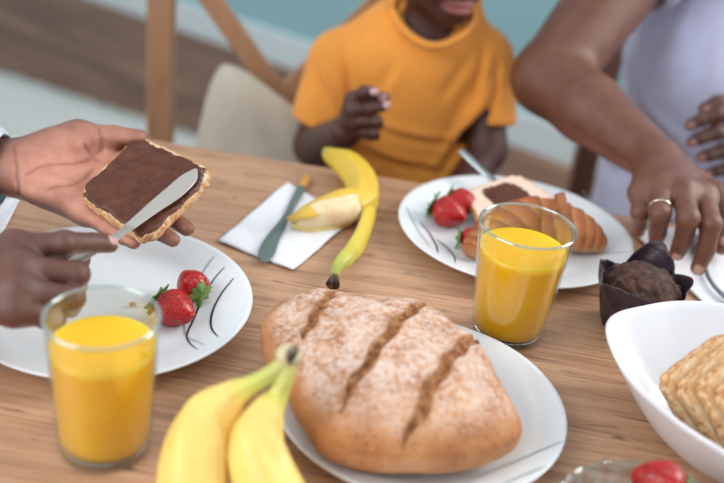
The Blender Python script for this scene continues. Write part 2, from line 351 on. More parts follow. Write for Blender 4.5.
# rug with fringe
r1, r2 = P(0, 78, 0), P(146, 126, 0); rd = nrm(r2 - r1); rn = V3(rd[1], -rd[0], 0); rc0 = r1 + rd * -.8 ; L = 2.0; W = 1.5
n = 40; vs = []; fs = []
for j in range(n + 1):
    for i in range(n + 1):
        p = rc0 + rd * (L * i / n) + rn * (W * j / n); vs.append(p + V3(0, 0, .012 + .002 * math.sin(i * 1.3) * math.cos(j * .9)))
fs = [(j * (n + 1) + i, j * (n + 1) + i + 1, (j + 1) * (n + 1) + i + 1, (j + 1) * (n + 1) + i)[::-1] for j in range(n) for i in range(n)]
ro = empty('rug', rc0); tag(ro, 'pale grey woven rug with fringed edge on the brown wooden floor', 'rug')
o = mesh('rug_pile', vs, fs, RUG, ro); solid(o, .011, -1)
vs = []; fs = []
for i in range(330):
    b = rc0 + rd * (L * (i + .5) / 330) + V3(0, 0, .007); e = b - rn * random.uniform(.03, .05) + rd * random.uniform(-.008, .008) - V3(0, 0, .004); w = rd * .0022
    k = len(vs); vs += [b - w, b + w, e + w * .6, e - w * .6]; vs += [x + V3(0, 0, .003) for x in vs[-4:]]; fs += [tuple(k + j for j in f) for f in BOXF]
o = mesh('fringe', vs, fs, RUG, ro, smooth=False); tag(o, kind='stuff')

# ================================================================== TABLE
eL, eR = P(200, 147), P(605, 212); td = nrm(eR - eL); tn = V3(td[1], -td[0], 0); ta = math.atan2(td[1], td[0])
tc = P(52, 123); tc = eL + td * ((tc - eL) @ td); TL, TW = 1.55, .92
te = empty('dining_table', tc + td * TL / 2 + tn * TW / 2 - V3(0, 0, .75)); tag(te, 'oak dining table with visible grain carrying the whole breakfast', 'table')
def tp(a, b, z=0): return tc + td * a + tn * b + V3(0, 0, z - .75)
def rr(w, h, r_, n=6):
    out = []
    for cx, cy, s in ((w - r_, h - r_, 0), (r_, h - r_, 1), (r_, r_, 2), (w - r_, r_, 3)):
        out += [(cx + r_ * math.cos((s + k / n) * math.pi / 2), cy + r_ * math.sin((s + k / n) * math.pi / 2)) for k in range(n + 1)]
    return out
out = rr(TL, TW, .03); m_ = len(out)
A = V3(*td); vs = [V3(a - TL / 2, b - TW / 2, 0) for a, b in out] + [V3(a - TL / 2, b - TW / 2, -.03) for a, b in out]
fs = [tuple(range(m_)), tuple(range(m_, 2 * m_))[::-1]] + [(i, i + m_, (i + 1) % m_ + m_, (i + 1) % m_) for i in range(m_)]
o = mesh('tabletop', vs, fs, TABLE, None, smooth=False, origin=(0, 0, 0)); o.parent = te; o.location = (0, 0, .75); o.rotation_euler = (0, 0, ta); o.scale = (1, -1, 1); bevel(o, .003)
o.scale = (1, 1, 1)
for a in (.07, TL - .07):
    for b in (.07, TW - .07): box('leg', tp(a, b, .36), (.06, .06, .72), TABLE, te, [td, tn, (0, 0, 1)], .004)
for a, b, l, w in ((TL / 2, .07, TL - .2, .02), (TL / 2, TW - .07, TL - .2, .02), (.07, TW / 2, .02, TW - .2), (TL - .07, TW / 2, .02, TW - .2)):
    box('apron', tp(a, b, .68), (l, w, .08), TABLE, te, [td, tn, (0, 0, 1)], .002)

# ================================================================== PLATES
def plate_z(r_, R):
    return np.interp(r_ / R, [0, .62, .70, .80, .93, 1], [.006, .006, .0085, .0135, .0185, .0205])
def plate(name, c, R, label, lines, group='white plates with dark line decoration'):
    e = empty(name, (c[0], c[1], TZ)); tag(e, label, 'plate', group)
    pr = [(0, .002), (.50 * R, .002), (.53 * R, 0), (.57 * R, 0), (.60 * R, .0025), (.74 * R, .0085), (.97 * R, .0175), (.995 * R, .0188), (R, .0200)]
    pr += [(.994 * R, .0210)] + [(k * R, float(plate_z(k * R, R))) for k in (.96, .93, .87, .80, .75, .70, .66, .62, .4, .0)]
    v, f = lathe([(max(a, 1e-4), b) for a, b in pr], (c[0], c[1], TZ), 96)
    mesh('dish', v, f, PORC, e, origin=(c[0], c[1], TZ))
    for pts, w, mt, dark in lines:
        w3 = [P(x, y, TZ + .0165)[:2] for x, y in pts]; s = spline(w3, 30); vs = []; k = len(s)
        t = np.gradient(s, axis=0); t /= np.linalg.norm(t, axis=1)[:, None]; nn = np.c_[-t[:, 1], t[:, 0]]
        ww = w * np.sin(np.linspace(.25, math.pi - .15, k)) ** .6
        for sg in (-1, 1):
            q = s + nn * ww[:, None] * sg; rr_ = np.hypot(q[:, 0] - c[0], q[:, 1] - c[1]); vs += [V3(a, b, TZ + float(plate_z(r2, R)) + .0006) for (a, b), r2 in zip(q, rr_)]
        fs = [(i, i + 1, k + i + 1, k + i) for i in range(k - 1)]
        tag(mesh('painted_line', vs, fs, mt, e), 'thin %s curved line painted on the rim' % dark)
    return e
def zc(ox, oy, s, *p): return [(ox + a / s, oy + b / s) for a, b in p]
z7 = lambda *p: zc(130, 255, 4.358, *p)
plate('dinner_plate', (-.237, .812), .139, 'white dinner plate with two strawberries, beneath the hands spreading chocolate', [
    (z7((452, 106), (400, 155), (365, 210), (352, 270), (360, 320), (384, 360)), .0011, LINE, 'dark'),
    (z7((412, 58), (370, 90), (335, 130), (303, 185), (275, 250), (252, 300), (249, 330), (265, 375), (293, 413)), .0010, LINE, 'dark'),
    (z7((366, 14), (330, 45), (298, 84)), .0009, LINE2, 'grey'), (z7((240, 250), (240, 300), (258, 335), (325, 393)), .0008, LINE2, 'grey')])
zf = lambda *p: zc(260, 320, 2.129, *p)
plate('dinner_plate', (.066, .706), .128, 'white dinner plate lying under the floury bread loaf', [
    (zf((650, 265), (600, 277), (540, 296), (480, 316), (430, 347)), .0009, LINE2, 'grey'), (zf((606, 319), (560, 334), (500, 360)), .0009, LINE2, 'grey')])
zr = lambda *p: zc(380, 140, 2.785, *p)
plate('dinner_plate', (.177, 1.058), .1385, 'white dinner plate holding a croissant, strawberries and a spread bread slice', [
    (zr((112, 224), (140, 250), (157, 285), (161, 316)), .0012, LINE, 'dark'), (zr((160, 262), (190, 283), (208, 312), (210, 342)), .0012, LINE, 'dark'),
    (zr((72, 190), (95, 232), (140, 300)), .0008, LINE2, 'grey'), (zr((560, 150), (600, 185), (640, 195)), .0008, LINE2, 'grey'), (zr((600, 300), (640, 310), (690, 318)), .0008, LINE2, 'grey')])

# ================================================================== TUMBLERS
def tumbler(c, level, label, r0=.0355, r1=.0465, H=.122):
    e = empty('juice_glass', (c[0], c[1], TZ)); tag(e, label, 'glass', 'tumblers of orange juice')
    R_ = lambda z: r0 + (r1 - r0) * (z / H) ** .9
    zo = np.linspace(.004, H, 14); zi = np.linspace(H, .008, 14)
    pr = [(1e-4, .0015), (r0 * .8, .001), (r0 - .003, 0), (r0 - .0006, .0015)] + [(R_(z), z) for z in zo] + [(r1 - .0004, H + .0009), (r1 - .0014, H + .0009)] + [(R_(z) - .0020, z) for z in zi] + [(R_(.01) - .006, .0060), (1e-4, .0058)]
    v, f = lathe(pr, (c[0], c[1], TZ), 96); mesh('glass_body', v, f, GLASS, e, origin=(c[0], c[1], TZ))
    v, f = lathe([(1e-4, .0062), (R_(.01) - .0062, .0064), (R_(.005) - .0023, .0075), (R_(.0085) - .0023, .0084), (R_(.0085) - .005, .0086), (1e-4, .0085)], (c[0], c[1], TZ), 96); tag(mesh('glass_base', v, f, BASEG, e, origin=(c[0], c[1], TZ + .0062)), 'thick clear glass base')
    v, f = lathe([(r1 - .0007 + .0016 * math.cos(a), H + .0009 + .0013 * math.sin(a)) for a in np.linspace(0, 2 * math.pi, 13)], (c[0], c[1], TZ), 96); mesh('rim', v, f, RIMG, e, origin=(c[0], c[1], TZ + H))
    zj = np.linspace(.0112, level, 12)
    pj = [(1e-4, .0088), (R_(.01) - .006, .0090)] + [(R_(z) - .0024, z) for z in zj] + [(R_(level) - .0030, level + .0001), (R_(level) - .006, level - .0006), (1e-4, level - .0007)]
    v, f = lathe(pj, (c[0], c[1], TZ), 96); mesh('orange_juice', v, f, JUICE, e, origin=(c[0], c[1], TZ + .0088))
    return e
tumbler((.1553, .858), .098, 'clear tumbler of orange juice standing between bread loaf and croissant plate')
tumbler((-.1860, .622), .098, 'blurred foreground tumbler of orange juice in front of the left plate', .0365, .0432)

# ================================================================== BREAD LOAF
def loaf():
    top = [(262, 312), (272, 296), (300, 285), (360, 288), (430, 304), (471, 330)]
    out = [P(x, y, .800)[:2] for x, y in ((525, 424), (523, 433), (505, 442), (420, 453), (345, 447), (322, 438), (308, 417), (288, 380), (267, 350), (261, 325))]
    out += [P(x, y, .815)[:2] for x, y in ((264, 304), (280, 289), (310, 283), (360, 286), (430, 302), (466, 325))] + [P(x, y, .81)[:2] for x, y in ((498, 372), (518, 405))]
    out = np.array(out); c = V3(.045, .695)
    an = np.unwrap(np.arctan2(out[:, 1] - c[1], out[:, 0] - c[0])); ra = np.hypot(out[:, 0] - c[0], out[:, 1] - c[1])
    o_ = np.argsort(an % (2 * math.pi)); an = (an % (2 * math.pi))[o_]; ra = ra[o_]
    n, m = 260, 110; th = np.linspace(0, 2 * math.pi, n, endpoint=False)
    R_ = np.interp(th, np.r_[an - 2 * math.pi, an, an + 2 * math.pi], np.r_[ra, ra, ra]); 
    for _ in range(10): R_ = (np.roll(R_, 1) + R_ + np.roll(R_, -1)) / 3
    H = .083; z0 = TZ + .0075
    slits = [(P(336, 291, .825), P(305, 330, .83), .0046, .0028), (P(424, 300, .83), P(350, 374, .845), .0052, .0038), (P(474, 340, .82), P(416, 398, .845), .0052, .0038)]
    vs, cs = [], []
    def top_z(s): return .040 + (H - .040) * np.maximum(1 - s ** 2.3, 0) ** .62
    for i in range(m + 1):
        s = i / m; rr_ = math.sin(s * math.pi / 2) if True else s
        for j, t in enumerate(th):
            x = c[0] + R_[j] * rr_ * math.cos(t); y = c[1] + R_[j] * rr_ * math.sin(t)
            z = float(top_z(rr_)); z -= .014 * max(0, (y - .70) / .1) * 0
            z += .0022 * math.sin(x * 60 + 1) * math.cos(y * 52) + .0012 * math.sin(x * 140) * math.sin(y * 120 + 2)
            f = 1.0; sl = 0.0
            for a, b, w, dpt in slits:
                ab = b[:2] - a[:2]; q = V3(x, y) - a[:2]; h = q @ ab / (ab @ ab); perp = (ab[0] * q[1] - ab[1] * q[0]) / np.linalg.norm(ab)
                perp += .0018 * math.sin(h * 23 + a[0] * 90)
                ew = w * max(0, min(1, (h + .12) * 5, (1.1 - h) * 5)) 
                if ew > 0:
                    u = abs(perp) / ew
                    if u < 1.9: z += .0018 * math.exp(-((u - 1.3) / .4) ** 2)
                    if u < 1.15: z -= dpt * (1 - u / 1.15) ** .6; z += .0016 * math.sin(x * 900 + y * 500) * math.sin(y * 1100)
                    sl = max(sl, min(1, max(0, (1.2 - u) / .3)))
            edge = min(1, max(0, (.97 - rr_) / .10)); front = min(1, max(0, (y - .595 - .15 * (x - .045)) / .05)); right = min(1, max(0, (.19 - x) / .09)) 
            f = edge * (.30 + .70 * front) * (.5 + .5 * right)
            vs.append((x, y, z0 + max(z, .038))); cs.append((f * (1 - sl), sl, 0))
    # flank from the widest line down to the base
    for k in range(1, 13):
        u = k / 12; rr_ = 1 + .010 * math.sin(u * math.pi) - .34 * u ** 2.6; zz = .040 * (1 - u)
        for j, t in enumerate(th): vs.append((c[0] + R_[j] * rr_ * math.cos(t), c[1] + R_[j] * rr_ * math.sin(t), z0 + zz)); cs.append((.12 if u < .5 else 0, 0, 0))
    rows = m + 1 + 12; fs = [((i) * n + j, (i + 1) * n + j, (i + 1) * n + (j + 1) % n, i * n + (j + 1) % n) for i in range(rows - 1) for j in range(n)]
    fs.append(tuple((rows - 1) * n + j for j in range(n))[::-1])
    o = mesh('bread_loaf', vs, fs, LOAF, None, np.array(cs)); tag(o, 'large flour-dusted bread loaf with three baked slashes on a white plate', 'bread'); return o
loaf()

# ================================================================== STRAWBERRIES
def strawberry(c, tipdir, size, label, group, leaf=True, z=None):
    """c = centre of the fat end, tipdir = direction to the tip"""
    d = nrm(tipdir); side = nrm(np.cross(d, (.1, .2, 1))); w = np.cross(side, d); L_ = size * 1.15; R_ = size * .5
    n, m = 28, 24; vs = []
    e = empty('strawberry', c); tag(e, label, 'strawberry', group)
    for i in range(m + 1):
        t = i / m; x = -R_ * .55 + (L_) * t; r_ = R_ * (math.sin(math.pi * min(t / .62, 1) / 2) ** .55 if t < .31 else 1) * (1 if t < .35 else math.cos((t - .35) / .65 * math.pi / 2) ** .62)
        if t < .31: r_ = R_ * (t / .31) ** .42
        for j in range(n):
            a = 2 * math.pi * j / n; k = 1 + .04 * math.sin(3 * a + 1) + .03 * math.sin(5 * a + t * 4)
            vs.append(np.array(c) + d * x + (side * math.cos(a) + w * math.sin(a)) * max(r_ * k, 2e-4))
    fs = [(i * n + j, (i + 1) * n + j, (i + 1) * n + (j + 1) % n, i * n + (j + 1) % n) for i in range(m) for j in range(n)] + [tuple(range(n))[::-1], tuple(m * n + j for j in range(n))]
    fs = [f[::-1] for f in fs]
    mesh('berry', vs, fs, STRAW, e)
    if leaf:
        vs, fs = [], []; b = np.array(c) - d * R_ * .60
        for k in range(9):
            a = k * 2 * math.pi / 9 + random.uniform(-.2, .2); o = side * math.cos(a) + w * math.sin(a); tq = np.cross(d, o); ln = R_ * random.uniform(.75, 1.1); q = len(vs); cur = random.uniform(-.1, .35)
            for t, ww in ((0, .12), (.3, .26), (.65, .22), (1, .02)):
                p = b + o * ln * t + d * R_ * (.30 * t - cur * t * t * 1.2) - d * .0012
                vs += [p - tq * ww * R_, p + d * .0012 * -1, p + tq * ww * R_]
            for r_ in range(3):
                for s_ in range(2): fs.append((q + r_ * 3 + s_, q + r_ * 3 + s_ + 1, q + r_ * 3 + s_ + 4, q + r_ * 3 + s_ + 3))
        o = mesh('leafy_calyx', vs, fs, LEAF, e); solid(o, .0007, 0)
        v, f, _, _ = sweep([b - d * .0005, b - d * R_ * .18, b - d * R_ * .32 + side * .001], [.0016, .0013, .0012], 6, 10); mesh('stalk', v, f, LEAF, e)
    return e
gs1 = 'strawberries on the left plate'; gs2 = 'strawberries on the croissant plate'
zp = TZ + .0065
s_a = P(196, 289, zp + .016); strawberry(s_a, (-.50, .62, .05), .032, 'strawberry with its leafy end facing the camera, touching its neighbour, left plate', gs1)
s_b = P(166, 305, zp + .017); strawberry(s_b, (.80, -.30, -.05), .036, 'strawberry lying with leaves to the left, nearer the blurred juice glass', gs1)
strawberry(P(441, 209, zp + .019), (.72, -.35, -.05), .038, 'large front strawberry at the left side of the croissant plate', gs2)
strawberry(P(455, 200, zp + .018), (.8, -.3, -.05), .034, 'strawberry hidden partly behind the large front one on croissant plate', gs2)
strawberry(P(466, 238, zp + .012), (.85, .1, -.05), .026, 'small strawberry piece beside the left tip of the croissant', gs2, True)

# ================================================================== BREAD SLICES
def slab_slice(name, corners, t, nvec, label, group, choc=None, crumbm=None, bite=.006, parts=True, cat='bread slice'):
    """corners: 4 world points of the top face, in order; thickness goes against nvec"""
    cs = np.array(corners); c = cs.mean(0); nv = nrm(nvec); out = []
    N_ = 96
    for k in range(N_):
        u = k / N_ * 4; i = int(u); f = u - i; a, b = cs[i], cs[(i + 1) % 4]; p = a + (b - a) * f
        e = min(f, 1 - f); q = (p - c) * 1.035 * (1 - .115 * max(0, 1 - e / .14) ** 2) ; q = q * (1 + .012 * math.sin(f * math.pi)); out.append(q * (1 + .010 * math.sin(k * 1.7) * math.sin(k * .61)))
    out = np.array(out); e = empty(name, c - nv * t); tag(e, label, cat, group)
    # crust ring
    prof = [(.960, -.0004), (.982, .0002), (.995, -.0012), (1.0, -t * .3), (1.0, -t * .7), (.985, -t + .0006), (.96, -t)]
    vs = []; n = N_
    for s, h in prof:
        for k in range(n): vs.append(c + out[k] * s * (1 + .007 * math.sin(k * 2.3 + h * 900) + .004 * math.sin(k * 5.1 + h * 2000)) + nv * h)
    fs = [(i * n + k, (i + 1) * n + k, (i + 1) * n + (k + 1) % n, i * n + (k + 1) % n)[::-1] for i in range(len(prof) - 1) for k in range(n)]
    mesh('crust', vs, fs, CRUST, e)
    # crumb: discs on both faces
    vs = []; rings = 24
    for side, hh in ((1, -.0004), (-1, -t + .0004)):
        for i in range(rings + 1):
            s = .965 * i / rings
            for k in range(n): vs.append(c + out[k] * s + nv * (hh + side * .0005 * math.sin(i * 2.1 + k * .9) * math.cos(k * .37)))
    m1 = (rings + 1) * n; fs = [(i * n + k, (i + 1) * n + k, (i + 1) * n + (k + 1) % n, i * n + (k + 1) % n)[::-1] for i in range(rings) for k in range(n)]
    fs += [tuple(m1 + x for x in f[::-1]) for f in fs]
    mesh('crumb', vs, fs, crumbm or CRUMB, e)
    if choc is not None: choc(e, c, out, nv, n)
    return e
def choc_full(e, c, out, nv, n):
    vs = []; rings = 46; R2 = np.random.default_rng(3); ph = R2.uniform(0, 6, 8)
    edge = np.array([.972 + .022 * math.sin(k * .35 + ph[0]) + .014 * math.sin(k * .9 + ph[1]) + .008 * math.sin(k * 2.2 + ph[2]) for k in range(n)])
    for k in range(n):
        a = k / n
        if .50 < a < .78: edge[k] -= .035 * math.sin((a - .50) / .28 * math.pi)          # crust left bare along the lower left side
        if .44 < a < .52: edge[k] -= .05 * math.sin((a - .44) / .08 * math.pi)
    for i in range(rings + 1):
        s = i / rings
        for k in range(n):
            q = out[k] * edge[k] * s; x, y = q[0] * 100, q[1] * 100
            h = .0026 * (1 - s ** 10) + .0006 * math.sin(x * 2.1 + y * 1.2 + 1.3 * math.sin(y * 1.4)) + .0004 * math.sin(y * 5.1 - x * 2.2 + math.sin(x * 3)) + .0003 * math.sin(x * 9 + 2) * math.sin(y * 8)
            h += .0012 * math.exp(-((s - .93) / .04) ** 2) * (1 + math.sin(k * .8))
            vs.append(c + q + nv * (h if s < .985 else -.0003))
    fs = [(i * n + k, (i + 1) * n + k, (i + 1) * n + (k + 1) % n, i * n + (k + 1) % n)[::-1] for i in range(rings) for k in range(n)]
    mesh('chocolate_spread', vs, fs, CHOC, e)
SN = nrm((0, -math.sin(math.radians(20)), math.cos(math.radians(20)))); SC = CAM + ray(147, 190)
sl = [PL(x, y, SC, SN) for x, y in ((138, 136), (214, 172), (147, 240), (79, 193))]
slab_slice('bread_slice', sl[::-1], .0115, SN, 'toasted bread slice covered in chocolate spread, held in the open palm', None, choc_full)
def choc_dab(e, c, out, nv, n):
    vs = []; rings = 16; c2 = c + (P(507, 196, .77) - P(506, 197, .77)) * 1
    ed = [(.56 + .05 * math.sin(k * 4 * math.pi / n) + .03 * math.sin(k * 6 * math.pi / n + 1)) * .055 / max(.045, float(np.linalg.norm(out[k]))) for k in range(n)]
    for i in range(rings + 1):
        s = i / rings
        for k in range(n): q = out[k] * ed[k] * s; vs.append(c2 + q + nv * (.003 * (1 - s ** 4) + .0008 * math.sin(q[0] * 500) * math.sin(q[1] * 420)))
    fs = [(i * n + k, (i + 1) * n + k, (i + 1) * n + (k + 1) % n, i * n + (k + 1) % n)[::-1] for i in range(rings) for k in range(n)]
    mesh('chocolate_spread', vs, fs, CHOC, e)
nn = nrm((0, -.16, 1)); sc2 = P(506, 197, .784)
sl = [PL(x, y, sc2, nn) for x, y in ((467, 191), (517, 174), (556, 199), (484, 226))]
slab_slice('bread_slice', sl[::-1], .012, nn, 'untoasted bread slice with a small chocolate smear on the croissant plate', None, choc_dab, PCRUMB)

# toast slices in the bowl
TN = nrm((.30, -.72, .62)); tx = nrm(np.cross(TN, (.12, .35, 1)) * -1); tx = nrm(np.cross((0, 0, 1), TN)); tyv = np.cross(TN, tx)
if tyv[2] < 0: tyv = -tyv
names = ['rearmost toast slice leaning in the white bowl, against its far wall', 'second toast slice from the back in the white bowl', 'middle toast slice of the five leaning in the white bowl', 'second toast slice from the front in the white bowl', 'frontmost toast slice in the white bowl, its pale face showing']
for k in range(5):
    c0 = V3(.322, .722, .801) + TN * .0150 * k + tx * .007 * k + tyv * (-.004 * k)
    hw, hh = .041, .038; r_ = .42 + random.uniform(-.08, .08); a1 = tx * math.cos(r_) + tyv * math.sin(r_); a2 = -tx * math.sin(r_) + tyv * math.cos(r_)
    slab_slice('toast_slice', [c0 + a1 * hw + a2 * hh, c0 - a1 * hw + a2 * hh, c0 - a1 * hw - a2 * hh, c0 + a1 * hw - a2 * hh], .012, TN, names[k], 'toast slices in the white bowl', crumbm=TCRUMB, cat='toast')

# ================================================================== WHITE BOWL
def white_bowl():
    c = V3(.352, .722); n = 128; z_r = .072
    rim = np.array([P(x, y, TZ + z_r)[:2] for x, y in ((606, 335), (605, 322), (615, 312), (640, 307), (724, 304))] )
    # rounded-triangular outline given by points around the centre
    pts = list(rim) + [V3(.405, .842), V3(.445, .815), V3(.462, .765), V3(.450, .690), V3(.420, .610), V3(.385, .580), V3(.345, .575)] + [P(x, y, TZ + z_r)[:2] for x, y in ((724, 452), (700, 438), (660, 408), (632, 383), (614, 356))]
    pts = np.array(pts); an = np.arctan2(pts[:, 1] - c[1], pts[:, 0] - c[0]) % (2 * math.pi); o_ = np.argsort(an); ra = np.hypot(*(pts - c).T)[o_]; an = an[o_]
    th = np.linspace(0, 2 * math.pi, n, endpoint=False); R_ = np.interp(th, np.r_[an - 2 * math.pi, an, an + 2 * math.pi], np.r_[ra, ra, ra])
    for _ in range(4): R_ = (np.roll(R_, 1) + R_ + np.roll(R_, -1)) / 3
    Rb = .50 * np.mean(R_) * (R_ / np.mean(R_)) ** .5; vs = []
    lv = [(0, .003, 'b'), (.9, .003, 'b'), (.97, 0, 'b'), (1.0, .001, 'b')]
    for s, z, _ in lv: vs += [(c[0] + Rb[j] * max(s, 1e-3) * math.cos(th[j]), c[1] + Rb[j] * max(s, 1e-3) * math.sin(th[j]), TZ + z) for j in range(n)]
    def wall(u, t): return Rb * 1.0 * (1 - u ** .72) + R_ * u ** .72 - t
    for u in np.linspace(.08, 1, 12): 
        w = wall(u, 0); vs += [(c[0] + w[j] * math.cos(th[j]), c[1] + w[j] * math.sin(th[j]), TZ + z_r * u) for j in range(n)]
    w = wall(1, .0018); vs += [(c[0] + w[j] * math.cos(th[j]), c[1] + w[j] * math.sin(th[j]), TZ + z_r + .0012) for j in range(n)]
    for u in np.linspace(1, .14, 12):
        w = wall(u, .0042); vs += [(c[0] + w[j] * math.cos(th[j]), c[1] + w[j] * math.sin(th[j]), TZ + z_r * u) for j in range(n)]
    for s in (.85, .6, .3, 1e-3): vs += [(c[0] + Rb[j] * s * math.cos(th[j]), c[1] + Rb[j] * s * math.sin(th[j]), TZ + .007) for j in range(n)]
    rows = len(vs) // n; fs = [(i * n + j, i * n + (j + 1) % n, (i + 1) * n + (j + 1) % n, (i + 1) * n + j) for i in range(rows - 1) for j in range(n)]
    o = mesh('serving_bowl', vs, fs, BOWLM, None); tag(o, 'white glazed rounded-triangular bowl filled with toast slices', 'bowl')
white_bowl()
# ================================================================== CUT GLASS DISH
gc = (.227, .543); n = 96; vs = []; H_ = .052
prof = [(.030, 0), (.034, .001), (.045, .008), (.057, .022), (.065, .038), (.0695, H_), (.0685, H_ + .0015), (.0665, H_), (.062, .038), (.054, .023), (.042, .011), (.03, .006), (1e-3, .005)]
for q, (r_, z) in enumerate(prof):
    for j in range(n):
        a = 2 * math.pi * j / n; k = 1 + (.022 * abs(math.sin(a * 9)) if .006 < z and q < 7 else 0); vs.append((gc[0] + r_ * k * math.cos(a), gc[1] + r_ * k * math.sin(a), TZ + z + (.002 * abs(math.sin(a * 9)) if 4 < q < 8 else 0)))
fs = [(i * n + j, i * n + (j + 1) % n, (i + 1) * n + (j + 1) % n, (i + 1) * n + j) for i in range(len(prof) - 1) for j in range(n)] + [tuple(range(n))[::-1]]
tag(mesh('glass_dish', vs, fs, CGLASS, None), 'cut clear glass dish with scalloped rim at the near table edge', 'dish')
sg = 'strawberries in the glass dish'
strawberry(P(674, 488, TZ + .048), (-.8, .2, .05), .038, 'strawberry rising highest in the cut glass dish', sg)
strawberry(V3(.222, .510, TZ + .026), (.5, -.3, 0), .032, 'strawberry lying low near the front of the cut glass dish', sg)

# ================================================================== MUFFIN
mb = P(632, 332, TZ) + V3(0, .010, 0)
me_ = empty('chocolate_muffin', (mb[0], mb[1], TZ)); tag(me_, 'dark chocolate muffin in a pleated dark paper wrapper behind white bowl', 'muffin')
n, m = 144, 22; vs = []
def rimh(a):   # rim height by angle; four pointed flaps
    pk_ = [(2.9, .064, .9), (1.15, .080, .75), (.05, .064, .7), (-2.2, .062, 1.2)]; base = .050
    return max([base] + [base + (h - base) * max(0, 1 - (abs((a - x + math.pi) % (2 * math.pi) - math.pi) / w) ** 1.6) for x, h, w in pk_])
for i in range(m + 1):
    u = i / m
    for j in range(n):
        a = 2 * math.pi * j / n; H_ = rimh(a if a < math.pi else a - 2 * math.pi); z = H_ * u
        r_ = .029 + .0165 * (z / .055) ** .8 if z > 0 else .029
        r_ += .0012 * math.sin(a * 20) * (1 - u * .7) + .0022 * u * math.sin(a * 5 + 2) + .0015 * math.sin(a * 9 + z * 130) * u
        if z > .05: r_ -= (z - .05) * .1
        vs.append((mb[0] + r_ * math.cos(a), mb[1] + r_ * math.sin(a), TZ + .0006 + z))
fs = [(i * n + j, i * n + (j + 1) % n, (i + 1) * n + (j + 1) % n, (i + 1) * n + j) for i in range(m) for j in range(n)] + [tuple(range(n))[::-1]]
o = mesh('paper_wrapper', vs, fs, WRAP, me_); solid(o, .0006, -1)
def fmuff(p):
    d = ell(p, (mb[0], mb[1], TZ + .044), (.0395, .0395, .022)); d = smin(d, rc(p, (mb[0], mb[1], TZ + .006), (mb[0], mb[1], TZ + .04), .024, .033), .006)
    R2 = np.random.default_rng(5)
    for _ in range(170):
        a = R2.uniform(0, 6.28); q = .038 * R2.uniform(0, 1) ** .5; c = (mb[0] + q * math.cos(a), mb[1] + q * math.sin(a), TZ + .0425 + .022 * (1 - (q / .0395) ** 2) ** .5); d = smin(d, np.linalg.norm(p - np.array(c), axis=1) - R2.uniform(.0018, .0058), .0012)
    return d
v, f = polygonize(fmuff, (mb[0] - .05, mb[1] - .05, TZ), (mb[0] + .05, mb[1] + .05, TZ + .09), .0011); mesh('muffin_cake', v, f, MUFF, me_)

# ================================================================== CROISSANT
def croissant():
    pts = [P(470, 252, zp + .012), P(482, 241, zp + .018), P(505, 228, zp + .023), P(535, 221, zp + .027), P(562, 227, zp + .028), P(587, 236, zp + .022), P(603, 246, zp + .012)]
    rad = [.011, .019, .0265, .0315, .0305, .0225, .010]
    def sec(a, t):
        s = (t * 13 + .5 * math.sin(a - .6) + .3 * math.sin(t * 7)) % 1.0; k = 1 + .10 * (s - .5) * (1 if .03 < t < .97 else 0) + .02 * math.sin(a * 3 + t * 20)
        return (k, k * .88)
    v, f, t, a = sweep(pts, rad, 260, 48, sec); s = (t * 13 + .5 * np.sin(a - .6) + .3 * np.sin(t * 7)) % 1.0
    c = lerpc([(0, (222, 168, 104)), (.2, (202, 130, 66)), (.6, (176, 96, 44)), (1, (134, 66, 28))], s)
    low = np.clip((zp + .020 - v[:, 2]) / .012, 0, 1)[:, None] * .5; c = c * (1 - low) + lerpc([(0, (226, 190, 136))], s) * low
    e = empty('croissant', (v[:, 0].mean(), v[:, 1].mean(), zp)); tag(e, 'golden flaky croissant curving behind the juice glass on a white plate', 'croissant')
    v[:, 2] = np.maximum(v[:, 2], zp + .0003); mesh('pastry_body', v, f, CROIS, e, c)
    b = P(560, 209, zp + .062); v, f, t, a = sweep([b - V3(0, 0, .008), b + V3(0, 0, .006), b + V3(-.003, .002, .015), b + V3(-.004, .003, .018)], [.011, .0105, .0095, .006], 24, 20, lambda a, t: (1, .45))
    tag(mesh('pastry_flap', v, f, CROIS, e, lerpc([(0, (196, 124, 62)), (1, (128, 62, 34))], t)), 'dark browned curl of pastry standing up')
croissant()

# ================================================================== CUTLERY
def ribbon(name, pts, widths, thick, mats, parent, nvec=(0, 0, 1), m=40, label=None):
    """flat tapering blade or handle along pts"""
    q = spline(np.c_[np.array(pts), np.array(widths), np.array(thick)], m); p = q[:, :3]; T = np.gradient(p, axis=0); T /= np.linalg.norm(T, axis=1)[:, None]; vs = []; k = 12
    for i in range(m):
        s = nrm(np.cross(nvec, T[i])); w = np.cross(T[i], s)
        for j in range(k): a = 2 * math.pi * j / k; vs.append(p[i] + s * q[i, 3] * math.cos(a) + w * q[i, 4] * math.sin(a))
    fs = [(i * k + j, (i + 1) * k + j, (i + 1) * k + (j + 1) % k, i * k + (j + 1) % k) for i in range(m - 1) for j in range(k)] + [tuple(range(k)), tuple((m - 1) * k + j for j in range(k))[::-1]]
    o = mesh(name, vs, [f[::-1] for f in fs], mats, parent)
    if label: o['label'] = label
    return o
